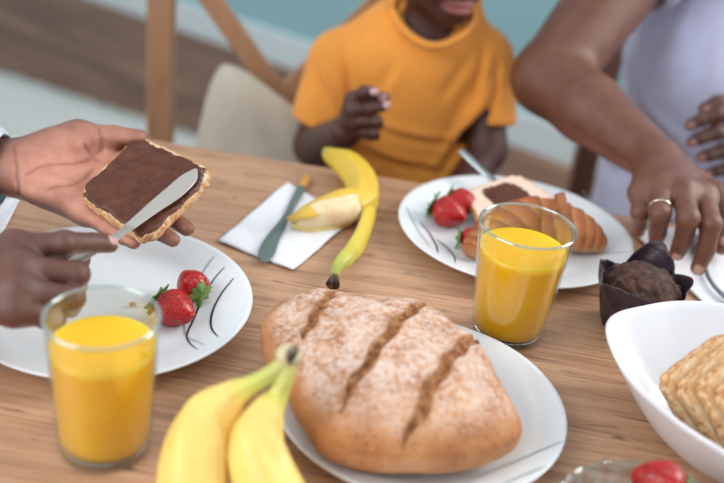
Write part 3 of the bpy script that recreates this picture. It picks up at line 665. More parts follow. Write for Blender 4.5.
# spreader held in the right hand, lying across the chocolate
ka, kb, kc, kd, ke = (PL(194, 170, SC, SN, .0055), PL(178, 192, SC, SN, .0060), PL(152, 212, SC, SN, .0065), PL(130, 224, SC, SN, .0085), P(112, 236, .848))
kh = P(80, 258, .835); ki = P(38, 288, .825)
ne = empty('spreading_knife', kd); tag(ne, 'matte silver spreading knife in the hand, blade resting on chocolate', 'knife')
bl = nrm(ka - kd)
ribbon('blade', [PL(196, 169, SC, SN, .0055), PL(189, 178, SC, SN, .0057), PL(174, 192, SC, SN, .006), PL(153, 208, SC, SN, .0065), PL(128, 228, SC, SN, .0085)], [.0018, .0085, .0098, .0078, .0052], [.0005, .0006, .0007, .0008, .0012], KNIFE, ne, SN)
ribbon('handle', [PL(130, 226.5, SC, SN, .0082), P(110, 241, .846), kh, ki], [.0052, .0050, .0060, .0070], [.0012, .0022, .0028, .0028], KNIFE, ne, SN)
# napkin with green spreader beneath the peeled banana
def napkin(name, corners, label, th=.0022, wob=.0012, parts=None):
    A_, B_, C_, D_ = [np.array(x) for x in corners]; n = 30; vs = []
    for j in range(n + 1):
        for i in range(n + 1):
            u, w = i / n, j / n; p = A_ * (1 - u) * (1 - w) + B_ * u * (1 - w) + C_ * u * w + D_ * (1 - u) * w
            vs.append(p + V3(0, 0, .0012 + abs(wob * math.sin(u * 7 + 1) * math.cos(w * 5) + wob * .6 * math.sin(w * 13 + u * 3))))
    fs = [(j * (n + 1) + i, j * (n + 1) + i + 1, (j + 1) * (n + 1) + i + 1, (j + 1) * (n + 1) + i) for j in range(n) for i in range(n)]
    o = mesh(name, vs, fs, PAPER); v0, v1, v2 = np.array(vs[fs[0][0]]), np.array(vs[fs[0][1]]), np.array(vs[fs[0][2]])
    up_ = np.cross(v1 - v0, v2 - v0)[2] > 0; solid(o, th - .001, 1 if up_ else -1); o.modifiers['solid'].use_even_offset = False; tag(o, label, 'napkin', 'white paper napkins'); return o
napkin('paper_napkin', [P(218, 243), P(293, 272), P(352, 222), P(287, 184)], 'folded white paper napkin under the peeled banana and green knife')
gk = empty('butter_knife', P(285, 218)); tag(gk, 'small grey-green butter knife with orange wooden end on a napkin', 'knife')
zz = TZ + .0062
ribbon('blade', [P(264, 262, zz), P(266, 254, zz), P(272, 240, zz), P(284, 220, zz), P(291, 208, zz)], [.003, .0085, .0082, .0045, .0042], [.0006, .0008, .0009, .0014, .0018], GKNIFE, gk)
ribbon('handle', [P(290, 209, zz), P(297, 196, zz), P(302, 186, zz + .0005)], [.0042, .0052, .0052], [.0018, .003, .003], GKNIFE, gk)
ribbon('handle_end', [P(301.5, 187, zz + .0005), P(305, 181, zz + .001), P(308.5, 176, zz + .001)], [.0052, .0056, .004], [.003, .0032, .0026], OWOOD, gk, label='orange wooden handle end')
# knife on the croissant plate
dk = empty('dinner_knife', P(500, 186, .775)); tag(dk, 'silver knife resting on the far rim of the croissant plate', 'knife')
ribbon('handle', [P(461, 151, .800), P(470, 159, .795), P(488, 176, .783)], [.006, .0065, .005], [.003, .0035, .003], METAL, dk)
ribbon('blade', [P(486, 174, .784), P(500, 186, .776), P(520, 200, .764)], [.005, .008, .003], [.003, .001, .0008], METAL, dk)
# napkin and fork under the adult's hand
napkin('paper_napkin', [P(632, 233), P(703, 306), P(790, 300), P(722, 226)], 'white paper napkin under the ringed hand at right')
fk = empty('table_fork', P(712, 280)); tag(fk, 'silver fork pressed under the index finger on the right napkin', 'fork')
ribbon('handle', [P(704, 262, .757), P(707, 274, .7585), P(716, 288, .758), P(734, 304, .757)], [.0035, .0030, .0035, .006], [.0012, .0013, .0015, .0016], METAL, fk)
ribbon('fork_head', [P(704, 264, .757), P(700, 252, .757), P(697, 238, .758)], [.0035, .010, .011], [.0012, .0012, .0010], METAL, fk)
for k in range(4):
    a = P(697, 238, .758) + V3((k - 1.5) * .0058, 0, 0); ribbon('tine', [a, a + V3(-.001, .02, -.002), a + V3(-.002, .042, .001)], [.0017, .0016, .0008], [.0009, .0009, .0006], METAL, fk, m=10)
napkin('paper_napkin', [P(-40, 200), P(-55, 245), P(2, 236), P(20, 201)], 'white paper napkin at the left table edge beside the plate')
o = mesh('crumb', *polygonize(lambda p: ell(p, P(133, 304, zp + .003), (.0035, .0025, .0022)) + .0006 * np.sin(p[:, 0] * 2500) * np.sin(p[:, 1] * 2300), P(133, 304, zp + .003) - .005, P(133, 304, zp + .003) + .005, .0005), CRUST); tag(o, 'tiny brown bread crumb on the left plate', 'crumb')

# ================================================================== BANANAS
def pent(a, t): return 1 + .055 * math.cos(5 * a + .6) + .012 * math.cos(10 * a)
YEL = [(0, (150, 160, 84)), (.16, (196, 200, 92)), (.30, (238, 214, 96)), (.6, (248, 216, 84)), (1, (236, 204, 84))]
GST = [(0, (186, 190, 120)), (.16, (188, 194, 96)), (.28, (214, 206, 100)), (.36, (242, 208, 118)), (1, (244, 204, 108))]
bb = empty('banana_bunch', P(288, 358, .86)); tag(bb, 'pair of ripe yellow bananas joined at the stem in front', 'bananas')
S0 = P(288, 361, .862)
b1 = [S0, P(269, 375, .853), P(250, 386, .843), P(232, 397, .832), P(209, 420, .815), P(197, 456, .797), P(195, 500, .780), P(209, 548, .776), P(226, 590, .775)]
r1_ = [.0060, .0062, .0072, .0125, .0218, .0250, .0245, .018, .006]
b2 = [S0 + V3(.001, -.002, -.001), P(284, 380, .850), P(277, 396, .838), P(266, 413, .828), P(257, 440, .812), P(263, 474, .795), P(284, 512, .781), P(312, 552, .775), P(338, 585, .773)]
r2_ = [.0062, .0064, .0080, .0135, .0205, .0225, .0215, .0155, .005]
for pts, rad in ((b1, r1_), (b2, r2_)):
    v, f, t, a = sweep(pts, rad, 110, 40, pent); mesh('banana', v, f, BAN, bb, lerpc(GST, t))
v, f, t, a = sweep([S0 - nrm(b1[1] - S0) * .003, S0 + V3(.0, .001, .004), P(294, 356, .868)], [.0095, .0102, .0078], 12, 20, lambda a, t: 1 + .08 * math.sin(3 * a))
c = lerpc([(0, (186, 180, 140)), (.75, (206, 194, 158)), (.95, (130, 106, 80)), (1, (72, 54, 42))], t); tag(mesh('stem', v, f, BAN, bb, c), 'cut brown stem joining both bananas')
# peeled banana
pb = empty('peeled_banana', P(350, 210)); tag(pb, 'half-peeled banana with open peel lying on the napkin', 'banana')
z_ = TZ + .020
body = [P(326, 151, z_ + .004), P(333, 157, z_ + .004), P(347, 165, z_ + .002), P(361, 182, z_), P(363, 200, z_), P(352, 209, z_ + .001)]
v, f, t, a = sweep(body, [.006, .0125, .0185, .0195, .0185, .0150], 70, 36, pent); mesh('peel', v, f, BAN, pb, lerpc([(0, (120, 112, 50)), (.12, (190, 168, 48)), (.35, (216, 184, 54)), (1, (226, 190, 70))], t))
fl = [P(358, 203, z_ + .001), P(345, 210, z_ + .001), P(326, 213, z_), P(308, 217, z_ - .002), P(296, 220, z_ - .004)]
v, f, t, a = sweep(fl, [.0155, .0165, .0155, .0125, .007], 50, 30, lambda a, t: 1 + .03 * math.cos(5 * a)); mesh('banana_flesh', v, f, BFLESH, pb)
def strip(name, pts, widths, curl, cols, parent, label=None):
    """curved peel strip: outer yellow skin and inner pale lining"""
    q = spline(np.c_[np.array(pts), np.array(widths)], 50); p = q[:, :3]; T = np.gradient(p, axis=0); T /= np.linalg.norm(T, axis=1)[:, None]; k = 11; vs, vi = [], []
    for i in range(50):
        t = i / 49; nv = nrm(np.array(curl[0]) * (1 - t) + np.array(curl[1]) * t); s = nrm(np.cross(T[i], nv)); w = nrm(np.cross(s, T[i]))
        for j in range(k):
            a = (j / (k - 1) - .5) * 2; o_ = s * a * q[i, 3] - w * (a * a) * q[i, 3] * .45; vs.append(p[i] + o_ + w * .0006); vi.append(p[i] + o_ - w * .0012)
    F = [(i * k + j, i * k + j + 1, (i + 1) * k + j + 1, (i + 1) * k + j) for i in range(49) for j in range(k - 1)]
    o = mesh(name, vs, F, BAN, parent, lerpc(cols, np.repeat(np.linspace(0, 1, 50), k))); solid(o, .0011, 0)
    if label: o['label'] = label
    mesh('inner_peel', vi, F, BINNER, parent)
    return o
yc = [(0, (222, 188, 60)), (.8, (216, 180, 70)), (1, (190, 146, 70))]
strip('peel_flap', [P(364, 190, z_ + .014), P(348, 190, z_ + .018), P(325, 199, z_ + .014), P(303, 210, z_ + .008), P(287, 218, z_ - .002)], [.015, .017, .0165, .013, .004], [(0, .1, 1), (0, .1, 1)], yc, pb)
strip('peel_flap', [P(352, 217, z_ - .007), P(335, 223, z_ - .009), P(312, 226, z_ - .010), P(290, 224, z_ - .009)], [.008, .010, .009, .003], [(0, -1, .3), (0, -1, .5)], [(0, (226, 206, 130)), (1, (220, 200, 140))], pb)
strip('peel_flap', [P(371, 186, z_), P(373, 206, z_ + .001), P(367, 228, z_ - .002), P(358, 246, z_ - .004), P(346, 258, z_ - .005)], [.010, .010, .0095, .010, .008], [(1, 0, .9), (.8, -.2, .9)], [(0, (222, 188, 56)), (.7, (214, 196, 70)), (1, (186, 186, 74))], pb)
v, f, t, a = sweep([P(352, 250, z_ - .004), P(345, 259, z_ - .004), P(338, 266, z_ - .003), P(335, 276, z_ + .002), P(333, 284, z_ + .004)], [.006, .0090, .0062, .0050, .0072], 30, 20, pent)
mesh('stem', v, f, BAN, pb, lerpc([(0, (206, 200, 80)), (.5, (170, 184, 84)), (.78, (150, 162, 76)), (.84, (70, 50, 40)), (1, (44, 30, 26))], t))
#@@
# ================================================================== PEOPLE
def flat_caps(p, a, b, ra, rb, yaw=0.0, flat=1.4):
    """capsule squashed front to back; yaw turns the broad side"""
    a, b = np.array(a), np.array(b); c, s = math.cos(yaw), math.sin(yaw); R_ = np.array([[c, s, 0], [-s * flat, c * flat, 0], [0, 0, 1]])
    return rc((p - a) @ R_.T, (0, 0, 0), R_ @ (b - a), ra, rb) / (1 + (flat - 1) * .5)
def hand_d(p, W, fin, th, s=1.0, pr=.0165, extra=None, wr=None):
    palm = None
    for i, f in enumerate(fin):
        e = rc(p, W + (f[0] - W) * .12, f[0], pr * s, .0128 * s); palm = e if palm is None else smin(palm, e, .012 * s)
        if i: palm = smin(palm, rc(p, fin[i - 1][0], f[0], .0118 * s, .0118 * s), .008 * s)
    palm = smin(palm, rc(p, W + (th[0] - W) * .5, th[1], .017 * s, .0150 * s), .014 * s)
    if extra is not None: palm = smin(palm, extra, .012)
    out = palm
    for i, f in enumerate(fin):
        k = (1.0, 1.04, .99, .88)[i] * s; r_ = [.0112 * k, .0098 * k, .0086 * k, .0074 * k]
        c = chain(p, f, r_, .003); c = smin(c, np.linalg.norm(p - f[1], axis=1) - .0103 * k, .004)
        out = np.minimum(out, smin(palm, c, .007 * s))
    c = chain(p, th[1:], [.0140 * s, .0118 * s, .0092 * s], .004)
    out = np.minimum(out, smin(palm, c, .012 * s))
    return out
def creases(p, segs):
    """cloth folds: grooves with a raised lip, along segments seen from the front"""
    w = np.zeros(len(p)); q = p[:, [0, 2]]
    for a, b, wd_, am in segs:
        a, b = np.array(a)[[0, 2]], np.array(b)[[0, 2]]; ab = b - a; L2 = ab @ ab; h = (q - a) @ ab / L2; hc = np.clip(h, 0, 1); r_ = q - a - hc[:, None] * ab
        s = (ab[0] * r_[:, 1] - ab[1] * r_[:, 0]) / L2 ** .5; e = np.exp(-((h - hc) ** 2) * L2 / wd_ ** 2) * np.sin(np.clip(h, .05, .95) * math.pi) ** .5
        w += am * e * (np.exp(-(s / wd_) ** 2) - .8 * np.exp(-((s - 1.6 * wd_) / wd_) ** 2))
    return w
def vnormals(v, F):
    n = np.cross(v[F[:, 2]] - v[F[:, 0]], v[F[:, 3]] - v[F[:, 1]]); o = np.zeros_like(v)
    for k in range(4):
        for c in range(3): o[:, c] += np.bincount(F[:, k], n[:, c], len(v))
    return o / np.maximum(np.linalg.norm(o, axis=1), 1e-12)[:, None]
lin = lambda c: np.array(s2l(c)[:3])
def hand_col(v, F, back, palmc, hands, nailc=(214, 170, 160)):
    """hands: (centre, radius, palm normal, fingers, thumb, dorsal); real pigment: pale palms and nails"""
    N_ = vnormals(v, F); c = np.tile(lin(back), (len(v), 1))
    for W, rad, pn, fin, th, dn in hands:
        near = np.clip((rad - np.linalg.norm(v - W, axis=1)) / .045, 0, 1); f = np.clip((N_ @ nrm(pn) - .05) / .6, 0, 1) * near
        c = c * (1 - f[:, None]) + lin(palmc) * f[:, None]
        for q in list(fin) + [th]:
            d = nrm(q[-1] - q[-2]); n_ = nrm(np.array(dn) - d * (np.array(dn) @ d)); nc = q[-1] + d * .001 + n_ * .0065
            u = v - nc; s_ = np.cross(d, n_); g = np.clip(1.6 - ((u @ d) / .0060) ** 4 - ((u @ s_) / .0050) ** 4, 0, 1) * (N_ @ n_ > .2) * (np.linalg.norm(u, axis=1) < .011)
            c = c * (1 - g[:, None]) + lin(nailc) * g[:, None]
            g2 = np.clip(1 - np.linalg.norm(v - q[-1] - d * .004, axis=1) / .012, 0, 1)[:, None] * .5; c = c * (1 - g2) + (lin(palmc) * .6 + lin(back) * .4) * g2
    return c
def head_frame(f, up):
    f = nrm(f); r_ = nrm(np.cross(f, up)); return f, r_, np.cross(r_, f)
def head_d(p, C, f, up, s=1.0, child=False):
    f, r_, u = head_frame(f, up); q = (p - C) @ np.stack([r_, f, u]).T / s      # x right, y forward, z up
    d = ell(q, (0, -.012, .022), (.074, .094, .088)); d = smin(d, ell(q, (0, .022, -.035), (.058, .062, .062)), .02)
    d = smin(d, ell(q, (0, .060, -.082), (.024, .020, .018)), .022)                       # chin
    d = smin(d, ell(q, (0, .075, .018), (.050, .016, .010)), .015)                       # brow
    for x in (-1, 1):
        d = smax(d, -ell(q, (x * .031, .096, .002), (.015, .014, .008)), .008)
        d = smin(d, ell(q, (x * .038, .060, -.030), (.022, .022, .020)), .015)           # cheek
        d = smin(d, ell(q, (x * .077, -.010, -.004), (.007, .018, .030)), .004)          # ear
        d = smin(d, ell(q, (x * .013, .088, -.034), (.010, .011, .008)), .005)           # nostril wing
    d = smin(d, rc(q, (0, .086, .002), (0, .098, -.028), .007, .011), .010)
    d = smin(d, ell(q, (0, .080, -.056), (.026, .013, .0068)), .004); d = smin(d, ell(q, (0, .078, -.067), (.023, .013, .0078)), .004)
    d = smax(d, -ell(q, (0, .094, -.0612), (.021, .010, .0018)), .002)
    return d * s
def head_parts(root, C, f, up, s, hair=True, beard=False):
    f, r_, u = head_frame(f, up); A = np.stack([r_, f, u]); g = lambda x, y, z: C + (x * r_ + y * f + z * u) * s
    for x in (-1, 1):
        c = g(x * .031, .0715, .002); v, fc = lathe([(1e-4, -.0118 * s)] + [(.0118 * s * math.sin(a), -.0118 * s * math.cos(a)) for a in np.linspace(.15, math.pi - .15, 14)] + [(1e-4, .0118 * s)], (0, 0, 0), 24)
        e = mesh('eye', np.array(v) + c, fc, EYEW, root)
        ci = g(x * .031, .072, .002) + f * .0118 * s; v, fc = lathe([(1e-4, .0008), (.0048 * s, .0001), (.0054 * s, -.0012)], (0, 0, 0), 24); v = np.array(v) @ np.stack([r_, u, f]) + ci
        ir = mesh('iris', v, fc, IRIS, None); ir.parent = e; ir.location = np.array(ir.location) - c + V3(0, 0, .0118 * s)
    def fh(p):
        q = (p - C) @ A.T / s; d = ell(q, (0, -.016, .030), (.083, .101, .094)); cut = q[:, 1] * .62 - q[:, 2] - .0 + (-.010)
        d = smax(d, (q[:, 1] * .9 - (q[:, 2] - .0) * .62 - .045), .012); d = smax(d, -(q[:, 2] + .035 - np.maximum(0, q[:, 1] * .8)), .012)
        return (d + .0016 * np.sin(q[:, 0] * 420) * np.sin(q[:, 1] * 400) * np.sin(q[:, 2] * 410)) * s
    v, fc = polygonize(fh, C - .125 * s, C + .14 * s, .004); mesh('hair', v, fc, HAIR, root)
def face_col(v, c, C, f, up, s, lipc):
    f, r_, u = head_frame(f, up); q = (v - C) @ np.stack([r_, f, u]).T / s
    g = np.clip(1.5 - (q[:, 0] / .025) ** 2 - ((q[:, 2] + .0615) / .0115) ** 2, 0, 1) * (q[:, 1] > .07); return c * (1 - g[:, None]) + lin(lipc) * g[:, None]
def trousers(root, hip, knees, feet, mat, r_=(.085, .065, .05)):
    lo = np.min([hip - .2] + [np.array(x) - .12 for x in knees + feet], 0); hi = np.max([hip + .2] + [np.array(x) + .12 for x in knees + feet], 0)
    ax = nrm(np.array(knees[0]) - np.array(knees[1])) * r_[0] * .95
    def fn(p):
        d = rc(p, hip - ax, hip + ax, r_[0] * 1.25, r_[0] * 1.25)
        for k, ft, sg in zip(knees, feet, (1, -1)): d = smin(d, rc(p, hip + ax * sg, k, r_[0], r_[1]), .04); d = smin(d, rc(p, k, ft, r_[1], r_[2]), .03)
        return d
    v, F = polygonize(fn, lo, hi, .01); mesh('trousers', relax(v, F, 2), F, mat, root)
def shoes(root, feet, dirv):
    for ft in feet:
        d = nrm(dirv); c = np.array(ft)
        v, F = polygonize(lambda p: smax(smin(rc(p, c + V3(0, 0, -.01), c + d * .13 + V3(0, 0, -.03), .045, .036), rc(p, c + V3(0, 0, .02), c, .04, .045), .02), (.0 - p[:, 2]) + .002, .004), c - .2, c + .22, .006)
        mesh('shoe', relax(v, F, 1), F, STEMD, root)

# ------------------------------------------------ person at the left spreading the chocolate
def person_left():
    H_ = lambda x, y, o: PL(x, y, SC, SN, o)
    W1 = H_(8, 167, -.020)
    f1 = [[H_(110, 158, -.026), H_(143, 172, -.0225), H_(163, 184, -.022), H_(176, 191, -.021)],
          [H_(106, 180, -.027), H_(146, 200, -.0225), H_(172, 218, -.0215), H_(187, 229, -.020)],
          [H_(98, 198, -.027), H_(132, 217, -.0225), H_(157, 231, -.0215), H_(173, 240, -.020)],
          [H_(86, 213, -.026), H_(108, 228, -.0225), H_(124, 237, -.0215), H_(134, 243, -.020)]]
    t1 = [H_(34, 150, -.018), H_(78, 136, -.014), H_(114, 137, -.005), H_(139, 138, -.003)]
    e1 = V3(-.70, .93, .855); s1 = V3(-.95, 1.00, 1.11)
    W2 = P(-40, 284, .842)
    f2 = [[P(14, 247, .860), P(64, 243, .864), P(93, 243, .854), P(110, 244.5, .848)],
          [P(20, 268, .856), P(76, 274, .848), P(76, 286, .828), P(60, 286, .818)],
          [P(18, 290, .848), P(72, 298, .837), P(70, 307, .817), P(54, 305, .808)],
          [P(14, 310, .836), P(54, 318, .824), P(54, 323, .808), P(42, 321, .802)]]
    t2 = [P(-20, 262, .836), P(20, 262, .828), P(56, 262, .8255), P(80, 260, .825)]
    e2 = V3(-.68, .60, .855); s2 = V3(-.95, .58, 1.11)
    ip = nrm(H_(8, 150, 0) - H_(8, 180, 0))
    cr = [(H_(26, 172, 0), H_(50, 160, 0), H_(72, 156, 0), H_(90, 148, 0), H_(99, 143, 0)), (H_(48, 186, 0), H_(72, 178, 0), H_(92, 160, 0)), (H_(14, 150, 0), H_(17, 170, 0), H_(14, 190, 0)), (H_(99, 132, 0), H_(101, 137, 0), H_(101, 143, 0)), (H_(84, 143, 0), H_(98, 150, 0)), (H_(88, 228, 0), H_(93, 220, 0))]
    def d1(p):
        fa = smin(rc(p, W1 + ip * .010, e1 + ip * .010, .0215, .038), rc(p, W1 - ip * .011, e1 - ip * .011, .0210, .038), .012)
        th = smin(rc(p, H_(38, 152, -.020), H_(76, 142, -.018), .0185, .0165), rc(p, H_(30, 182, -.024), H_(84, 206, -.027), .0185, .0135), .012)
        d = hand_d(p, W1, f1, t1, 1.0, .0165, smin(fa, th, .012))
        d = smin(d, ell(p, H_(66, 143, -.010), (.026, .015, .013)), .012); d = smin(d, ell(p, H_(46, 193, -.016), (.026, .012, .012)), .012)
        d = smax(d, -ell(p, H_(82, 172, .012), (.022, .016, .018)), .012)
        nr = np.abs(d) < .008; q = p[nr] - np.outer((p[nr] - SC) @ SN, SN); g = np.zeros(len(q))
        for ln in cr:
            pts = spline([x - SN * ((x - SC) @ SN) for x in ln], 9)
            g = np.maximum(g, np.exp(-(np.min([rc(q, a, b, 0, 0) for a, b in zip(pts[:-1], pts[1:])], axis=0) / .0013) ** 2))
        up_ = (p[nr] - SC) @ SN > -.022; d[nr] += .0016 * g * up_
        return d
    def d2(p):
        fa = rc(p, W2, e2, .027, .040); th = smin(rc(p, P(-10, 268, .842), P(30, 272, .842), .020, .016), rc(p, P(-15, 300, .834), P(25, 305, .832), .019, .014), .012)
        d = hand_d(p, W2, f2, t2, 1.05, .020, smin(fa, th, .016))
        for f in f2: d = smin(d, np.linalg.norm(p - f[0] - V3(0, -.001, .0035), axis=1) - .0105, .006)
        return d
    hd = V3(-.86, .79, 1.36); hf = (1, .03, -.35); hu = V3(0, 0, 1)
    def dt(p):
        d = flat_caps(p, (-.98, .79, 1.02), (-.98, .79, .56), .165, .15, math.pi / 2, 1.45)
        d = smin(d, rc(p, s1, s2, .062, .062), .05); d = smin(d, rc(p, (-.95, .79, 1.1), (-.885, .79, 1.28), .055, .052), .03)
        for s, e, w in ((s1, e1, W1), (s2, e2, W2)): d = smin(d, rc(p, s, e, .054, .043), .02); d = smin(d, rc(p, e, e + (w - e) * .6, .043, .033), .02)
        return smin(d, head_d(p, hd, hf, hu, 1.0), .015)
    h1 = polygonize(d1, V3(-.50, .76, .78), V3(-.13, 1.03, .93), .00165); h2 = polygonize(d2, V3(-.56, .62, .775), V3(-.20, .90, .905), .00165)
    v1 = relax(*h1, 2), h1[1]; v2 = relax(*h2, 2), h2[1]; t_ = polygonize(dt, V3(-1.2, .40, .46), V3(-.42, 1.12, 1.55), .006)
    back, pal = (118, 78, 62), (206, 146, 124)
    c1 = hand_col(*v1, (112, 72, 58), pal, [(H_(86, 190, 0), .112, SN, f1, t1, -SN)]); cd = np.full(len(v1[0]), 1.0)
    for ln in cr:
        pts = spline([x - SN * ((x - SC) @ SN) for x in ln], 9); q = v1[0] - np.outer((v1[0] - SC) @ SN, SN)
        cd = np.minimum(cd, 1 - .28 * np.exp(-(np.min([rc(q, a, b, 0, 0) for a, b in zip(pts[:-1], pts[1:])], axis=0) / .0019) ** 2) * ((v1[0] - SC) @ SN > -.022))
    c1 = c1 * (cd[:, None] ** np.array([1, 1.4, 1.4])); c2 = hand_col(*v2, (102, 66, 55), (190, 140, 126), [(W2, .3, (0, .3, -1), f2, t2, V3(0, -.45, 1))])
    ct = np.tile(lin(back), (len(t_[0]), 1)); ct = face_col(t_[0], ct, hd, hf, hu, 1.0, (150, 92, 84))
    v, F = join(v1, v2, t_); root = empty('person', (-.98, .79, .46)); tag(root, 'person in pale blue shirt at left, palm holding bread, other hand spreading chocolate', 'person')
    mesh('body', v, F, SKIN, root, np.concatenate([c1, c2, ct])); head_parts(root, hd, hf, hu, 1.0)
    u1 = nrm(e1 - W1); u2 = nrm(e2 - W2)
    def sh(p):
        d = flat_caps(p, (-.98, .79, 1.04), (-.98, .79, .54), .180, .172, math.pi / 2, 1.4); d = smin(d, rc(p, s1, s2, .070, .070), .05)
        for s, e, w, u in ((s1, e1, W1, u1), (s2, e2, W2, u2)): d = smin(d, rc(p, s, e, .070, .054), .02); d = smin(d, rc(p, e, w + u * .030, .054, .0415), .02)
        for w, u, r_ in ((W1, u1, .032), (W2, u2, .032)): d = smax(d, -rc(p, w - u * .1, w + u * .055, r_, r_), .004); d = smax(d, -((p - w) @ u - .004) * (np.linalg.norm(p - w, axis=1) < .10) - (np.linalg.norm(p - w, axis=1) >= .10) * 1.0, .003)
        d = smax(d, -rc(p, (-.95, .79, 1.16), (-.88, .79, 1.3), .062, .064), .006)
        return d + .0025 * np.sin(p[:, 0] * 45 + p[:, 2] * 30) * np.sin(p[:, 1] * 38 + 1)
    v, F = polygonize(sh, V3(-1.22, .36, .34), V3(-.36, 1.14, 1.24), .005); mesh('shirt', relax(v, F, 1), F, SKYB, root)
    a, b = W1 + u1 * .004 - V3(0, .014, .014), W1 + u1 * .07 - V3(0, .012, .014)
    v, f, t, _ = sweep([a, (a + b) / 2, b], [.0255, .0270, .0290], 16, 40, lambda a, t: 1 + .03 * math.sin(a * 5 + t * 9)); tag(mesh('undershirt_cuff', v, f, TEAL, root), 'teal cuff peeking out at the wrist')
    hip = V3(-.98, .79, .54); kn = [V3(-.56, .92, .50), V3(-.56, .66, .50)]; ft = [V3(-.58, .93, .075), V3(-.58, .65, .075)]
    trousers(root, hip, kn, ft, JEANS); shoes(root, ft, (1, 0, 0))
person_left()

# ------------------------------------------------ adult at the right
def person_right():
    W1 = P(655, 160, .824)
    f1 = [[P(704, 197, .830), P(711, 224, .822), P(706, 250, .792), P(698, 268, .770)],
          [P(683, 192, .836), P(688, 218, .828), P(683, 241, .794), P(677, 253, .776)],
          [P(661, 189, .834), P(660, 214, .824), P(658, 232, .794), P(656, 241, .778)],
          [P(642, 193, .824), P(640, 212, .812), P(639, 225, .788), P(639, 231, .776)]]
    t1 = [P(684, 172, .812), P(716, 198, .802), P(728, 222, .786), P(722, 246, .772)]
    e1 = Y(549, 78, 1.37); s1 = Y(664, -75, 1.56)
    W2 = Y(800, 150, 1.41)
    f2 = [[Y(746, 112, 1.385), Y(718, 114, 1.372), Y(701, 120, 1.366), Y(690, 125, 1.365)],
          [Y(744, 130, 1.380), Y(717, 132, 1.365), Y(701, 138, 1.358), Y(692, 142, 1.358)],
          [Y(744, 149, 1.380), Y(722, 151, 1.365), Y(709, 155, 1.358), Y(701, 157, 1.358)],
          [Y(746, 166, 1.385), Y(728, 169, 1.372), Y(717, 171, 1.366), Y(708, 173, 1.366)]]
    t2 = [Y(780, 130, 1.43), Y(745, 102, 1.42), Y(718, 104, 1.405), Y(705, 109, 1.400)]
    ch = Y(748, 30, 1.62); be = Y(712, 190, 1.57); e2 = V3(.98, 1.50, .84); s2 = ch + V3(.20, .06, .07)
    hd = V3(ch[0] - .01, 1.55, ch[2] + .36); hf = (-.35, -1, -.35); hu = V3(0, 0, 1)
    def da(p):
        fa = smin(rc(p, W1, W1 + (e1 - W1) * .6, .030, .047), rc(p, W1 + (e1 - W1) * .6, e1, .047, .050), .01)
        fa = smin(fa, rc(p, e1, s1, .051, .066), .018); ex = smin(fa, rc(p, P(660, 172, .82), P(675, 185, .826), .024, .020), .012)
        d = hand_d(p, W1, f1, t1, 1.20, .0190, ex)
        for f in f1: d = smin(d, np.linalg.norm(p - f[0] - V3(0, 0, .003), axis=1) - .0125, .006)
        return d
    def dt(p):
        d = flat_caps(p, ch, be, .155, .150, 0, 1.35); d = smin(d, rc(p, s1, s2, .066, .066), .05); d = smin(d, rc(p, ch + V3(0, .02, .08), hd - V3(0, -.01, .07), .06, .056), .03)
        d = smin(d, rc(p, s2, e2, .06, .05), .02); d = smin(d, rc(p, e2, W2, .05, .031), .02); d = smin(d, da(p), .01)
        d = np.minimum(d, hand_d(p, W2, f2, t2, 1.12, .018)); return smin(d, head_d(p, hd, hf, hu, 1.02), .015)
    F1 = polygonize(da, V3(.17, .93, .755), V3(.47, 1.58, 1.10), .0023); F2 = polygonize(lambda p: hand_d(p, W2, f2, t2, 1.12, .018, rc(p, W2, e2, .031, .05)), V3(.40, 1.32, .62), V3(.72, 1.50, .90), .0024)
    tt = polygonize(lambda p: dt(p) + .002, V3(.19, 1.28, .56), V3(1.06, 1.80, 1.62), .007)
    v1 = relax(*F1, 2), F1[1]; v2 = relax(*F2, 2), F2[1]
    back, pal = (114, 73, 56), (176, 122, 104)
    c1 = hand_col(*v1, back, pal, [(W1, .17, (0, .2, -1), f1, t1, V3(0, -.55, 1))], (206, 166, 152)); c2 = hand_col(*v2, (92, 58, 48), pal, [(W2, .17, (0, 1, 0), f2, t2, V3(0, -1, .2))], (200, 150, 140))
    ct = face_col(tt[0], np.tile(lin(back), (len(tt[0]), 1)), hd, hf, hu, 1.02, (150, 92, 84)); v, F = join(v1, v2, tt)
    root = empty('person', (be[0], be[1], .48)); tag(root, 'person in lavender shirt at right, ringed hand resting on the napkin', 'person'); mesh('body', v, F, SKIN, root, np.concatenate([c1, c2, ct])); head_parts(root, hd, hf, hu, 1.02)
    hem = s1 + (e1 - s1) * .34; hn = nrm(e1 - s1); W_ = nrm(W2 - e2)
    def sh(p):
        d = flat_caps(p, ch + V3(0, 0, .02), be + V3(-.005, 0, -.05), .180, .190, 0, 1.4); d = smin(d, rc(p, s1 + V3(.03, 0, 0), s2, .078, .078), .05)
        d = smin(d, rc(p, s2, s2 + (e2 - s2) * .5, .08, .075), .03)
        sl_ = smax(rc(p, s1, s1 + hn * .25, .084, .082), (p - hem) @ hn, .006); d = smin(d, sl_, .02)
        d = smax(d, -rc(p, hem - hn * .012, hem + hn * .2, .066, .063), .004)
        d = smax(d, -rc(p, ch + V3(0, .01, .19), hd - V3(0, 0, .05), .078, .066), .006)
        q = p - be; w = .0050 * np.sin(q[:, 0] * 50 + q[:, 2] * 16 + 2 * np.sin(q[:, 2] * 9)) * np.clip(1 - (q[:, 2] - .1) * 1.5, .3, 1) + .004 * np.sin(q[:, 0] * 22 - q[:, 2] * 30 + 1)
        sg = [((628, 70), (640, 125), .010, .009), ((640, 125), (690, 165), .010, .009), ((690, 0), (662, 70), .012, .008), ((655, 20), (634, 85), .009, .007), ((600, 195), (650, 175), .012, .009), ((715, 40), (700, 110), .012, .006), ((670, 200), (720, 185), .012, .008)]
        return d + w * .6 + creases(p, [(Y(*a, 1.47), Y(*b, 1.47), w_, am) for a, b, w_, am in sg])
